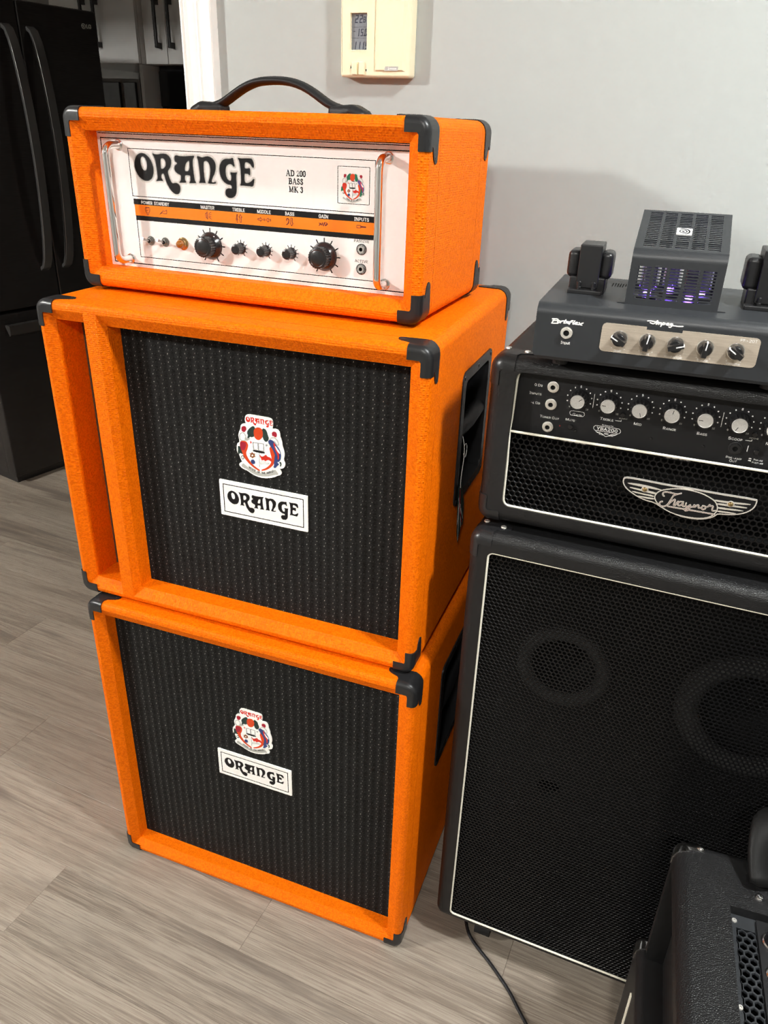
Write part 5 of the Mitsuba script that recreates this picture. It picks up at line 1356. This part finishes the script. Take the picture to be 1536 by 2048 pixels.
# valves inside
for x, y in ((0.1135, 0.078), (0.1600, 0.070), (0.1735, 0.100), (0.138, 0.118)):
    g_ = lathe([(0.0, 0.052), (0.003, 0.0515), (0.0075, 0.048), (0.0095, 0.043), (0.0098, 0.010), (0.0092, 0.004), (0.0092, 0.0)], 24)
    v_ = put(k, 'valve', trimesh.Trimesh(g_.vertices + [x, y, A1 + 0.004], g_.faces), 'tube_glass', FA_, smooth=50, label='glass valve with a violet glow')
    put(v_, 'plate', join(rbox(x - 0.0058, x + 0.0058, y - 0.0042, y + 0.0042, A1 + 0.012, A1 + 0.044, 0.001, 8), bx(x - 0.0075, x + 0.0075, y - 0.0006, y + 0.0006, A1 + 0.012, A1 + 0.044)), 'tube_plate', FA_, smooth=False)
    put(v_, 'glow', trimesh.Trimesh(lathe([(0, 0), (0.0042, 0), (0.0042, 0.0014), (0, 0.0014)], 16).vertices + [x, y, A1 + 0.0070], lathe([(0, 0), (0.0042, 0), (0.0042, 0.0014), (0, 0.0014)], 16).faces), 'shade_black', FA_, smooth=False,
        emitter={'type': 'area', 'radiance': rgb(3.2, 1.6, 11.0)})
    put(v_, 'socket', trimesh.Trimesh(lathe([(0, 0), (0.0115, 0), (0.0115, 0.005), (0, 0.005)], 20).vertices + [x, y, A1 - 0.0005], lathe([(0, 0), (0.0115, 0), (0.0115, 0.005), (0, 0.005)], 20).faces), 'black_plastic', FA_)


def transformer(x0, y0, w, d, h):
    """Upright laminated core between two rounded bell covers on a narrow foot."""
    cx = x0 + w / 2
    t = put(k, 'transformer', rbox(cx - w * 0.245, cx + w * 0.245, y0, y0 + d, A1 + 0.006, A1 + h, 0.0016, 8), 'black_plastic', FA_, smooth=25, label='black transformer with rounded covers')
    for a, b in ((x0, cx - w * 0.22), (cx + w * 0.22, x0 + w)):
        put(t, 'cover', rbox(a, b, y0 + d * 0.10, y0 + d * 0.92, A1 + h * 0.30, A1 + h * 0.86, 0.0058, 16), 'black_plastic', FA_, smooth=50)
    put(t, 'foot', rbox(cx - w * 0.40, cx + w * 0.40, y0 + d * 0.05, y0 + d * 0.95, A1 - 0.0005, A1 + h * 0.34, 0.002, 8), 'black_plastic', FA_, smooth=25)
    put(t, 'flange', rbox(cx - w * 0.40, cx + w * 0.36, y0 - d * 0.16, y0 + d * 0.3, A1 - 0.0005, A1 + 0.0050, 0.0012, 8), 'black_plastic', FA_, smooth=25)
    for s_ in (-0.16, 0.16):
        p = lathe([(0, 0), (0.0030, 0), (0.0030, 0.003), (0.0024, 0.0036), (0.0024, 0.0085), (0.0010, 0.0098), (0, 0.0100)], 14)
        put(t, 'bolt', trimesh.Trimesh(p.vertices + [cx + s_ * w, y0 - d * 0.06, A1 + 0.0048], p.faces), 'knob_black', FA_)


transformer(0.0165, 0.082, 0.0530, 0.046, 0.0560)
transformer(0.2140, 0.082, 0.0610, 0.052, 0.0640)
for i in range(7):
    put(k, 'vent_slot', rbox(0.068 + i * 0.0032, 0.0694 + i * 0.0032, 0.150, 0.176, A1 - 0.001, A1 + 0.0003, 0.0002, 6), 'shade_black', FA_, smooth=False)  # solid dark strips stand for the shade inside open slots

# ---------------------------------------------------------------- dark amplifier in the lower right corner
FD = frame(0.3806, -0.5849, 0, 0.052)
k = thing('combo_amplifier', 'black amplifier with bright metal corners and a perforated top vent in the near right corner', 'amplifier')
DT = 0.550
up = loft_box(0.50, 0.40, 0.330, DT, 0.0, 0.014, 0.016, y0=-0.40)
up = up - mbx(0.0592, 0.30, -0.37, -0.082, DT - 0.016, DT + 0.01)
up = up - mbx(0.066, 0.0885, -0.362, -0.098, DT - 0.10, DT)
up = up - mbx(-0.01, 0.024, -0.300, -0.024, 0.330, 0.520)
put(k, 'body', up, 'black_tolex', FD, smooth=32, label='black textured covering')
low = loft_box(0.52, 0.42, 0.012, 0.336, -0.010, 0.010, 0.012, y0=-0.41)
put(k, 'lower_case', low, 'black_tolex', FD, smooth=32)
for x in (0.03, 0.45):
    for y in (-0.05, -0.36):
        p = lathe([(0, 0), (0.015, 0), (0.017, 0.013), (0, 0.013)], 18)
        put(k, 'foot', trimesh.Trimesh(p.vertices + [x, y, 0], p.faces), 'black_rubber', FD)


def metal_corner(W, D, z0, z1, x0, y0, rf, rc, sx, sy, sz):
    a_ = loft_box(W, D, z0, z1, x0, rf, rc, grow=0.0013) - loft_box(W, D, z0, z1, x0, rf, rc)
    flap = [(-0.01, -0.01), (0.013, -0.01), (0.0145, 0.0), (0.019, 0.004), (0.031, 0.0065), (0.0345, 0.010), (0.033, 0.0145), (0.028, 0.016), (0.020, 0.016), (0.0155, 0.018), (0.0155, 0.020), (-0.01, 0.0205)]
    f0 = m3.Manifold.extrude(m3.CrossSection([flap]), 0.022).translate((0, 0, -0.01))
    sw = [[b, a] for a, b in flap][::-1]
    f1 = m3.Manifold.extrude(m3.CrossSection([flap]), 0.022).translate((0, 0, -0.01)).transform([[0, 0, 1, 0], [0, 1, 0, 0], [1, 0, 0, 0]])
    f2 = m3.Manifold.extrude(m3.CrossSection([flap]), 0.022).translate((0, 0, -0.01)).transform([[1, 0, 0, 0], [0, 0, 1, 0], [0, 1, 0, 0]])
    A = [[-1 if sx else 1, 0, 0, x0 + W if sx else x0], [0, -1 if sy else 1, 0, D if sy else 0], [0, 0, -1 if sz else 1, z1 if sz else z0]]
    return (a_ ^ (f0 + f1 + f2).transform(A)).translate((0, y0, 0))


c = put(k, 'corner_protector', metal_corner(0.50, 0.40, 0.330, DT, 0.0, -0.40, 0.014, 0.016, 0, 1, 1), 'chrome', FD, smooth=35, label='bright metal corner')
rv = lathe([(0, 0), (0.0040, 0), (0.0036, 0.0012), (0.0020, 0.0022), (0, 0.0025)], 18)
put(c, 'rivet', trimesh.Trimesh(rv.vertices + [0.0285, -0.0108, DT + 0.0010], rv.faces), 'chrome', FD)
put(k, 'corner_protector', metal_corner(0.52, 0.42, 0.012, 0.336, -0.010, -0.41, 0.010, 0.012, 0, 1, 1), 'chrome', FD, smooth=35, label='bright metal corner')
put(k, 'edge_trim', bx(-0.0118, -0.0095, -0.060, -0.054, 0.03, 0.300), 'piping_cream', FD, smooth=False)
cp = put(k, 'control_panel', mbx(0.0590, 0.3002, -0.3702, -0.0818, DT - 0.0165, DT - 0.0125) - mbx(0.067, 0.0875, -0.361, -0.099, DT - 0.03, DT), 'black_powder', FD, smooth=False, label='dark recessed control panel')
vs = hexplate(0.0, 0.0215, 0.0, 0.266, 0.0094, 0.0039, 0.0030, 0.0)
v = vs.vertices
m = trimesh.Trimesh(np.stack([0.0665 + v[:, 0], -0.363 + v[:, 2], DT - 0.0105 - v[:, 1]], 1), vs.faces, process=False)
put(cp, 'vent', m, 'black_powder', FD, smooth=False, label='strip of large round vent holes')
put(cp, 'bezel', bx(0.0885, 0.298, -0.368, -0.085, DT - 0.0126, DT - 0.0080), 'control_black', FD, smooth=False)
for x, y in ((0.0705 - 0.005, -0.0905), (0.0640, -0.1950)):
    p = lathe([(0.0012, 0.0012), (0.0026, 0.0012), (0.0030, 0.0004), (0.0030, 0), (0, 0), (0, 0.0005), (0.0012, 0.0005)], 14)
    put(cp, 'screw', trimesh.Trimesh(p.vertices + [x, y, DT - 0.0125], p.faces), 'satin_metal', FD)
for y in (-0.110, -0.150, -0.190, -0.230):
    p = lathe([(0, 0), (0.0125, 0), (0.0125, 0.002), (0.0112, 0.003), (0, 0.003)], 30)
    kb = put(cp, 'knob', trimesh.Trimesh(p.vertices + [0.1045, y, DT - 0.008], p.faces), 'chrome', FD, label='black knob on a bright ring')
    p = lathe([(0, 0.003), (0.0108, 0.003), (0.0090, 0.016), (0, 0.017)], 30)
    put(kb, 'grip', trimesh.Trimesh(p.vertices + [0.1045, y, DT - 0.008], p.faces), 'knob_black', FD)
for x, y in ((0.0975, -0.0400), (0.0915, -0.0610)):
    p = lathe([(0, 0), (0.0044, 0), (0.0044, 0.0026), (0.0030, 0.0030), (0.0030, 0.0055), (0, 0.0062)], 18)
    put(k, 'bolt', trimesh.Trimesh(p.vertices + [x, y, DT - 0.0003], p.faces), 'chrome', FD, label='bright metal bolt')
hp = spline([(0.1000, -0.048, DT + 0.006), (0.0955, -0.030, DT + 0.020), (0.0960, -0.010, DT + 0.044), (0.1050, 0.006, DT + 0.068), (0.124, 0.006, DT + 0.086), (0.155, -0.004, DT + 0.092), (0.205, -0.016, DT + 0.088)], 40)
put(k, 'carrying_strap', tube(hp, np.r_[0.011, np.full(38, 0.0215), 0.012], 18, up=(0.2, 0.3, 1), flat=0.5), 'strap_black', FD, smooth=50, label='thick black carrying strap')

# cord on the floor
k = thing('power_cord', 'thin black power cord lying on the wood floor beside the tall black cabinet', 'cord')
cord = spline([(0.085, -0.385, 0.0040), (0.099, -0.4137, 0.0034), (0.1114, -0.4369, 0.0032), (0.1331, -0.4564, 0.0032), (0.1561, -0.4724, 0.0032), (0.1848, -0.4951, 0.0032), (0.2099, -0.5178, 0.0032), (0.2264, -0.5366, 0.0032), (0.2443, -0.5557, 0.0032), (0.266, -0.585, 0.0032), (0.280, -0.630, 0.0032)], 60)
put(k, 'cable', tube(cord, 0.0030, 10), 'black_rubber', smooth=60)
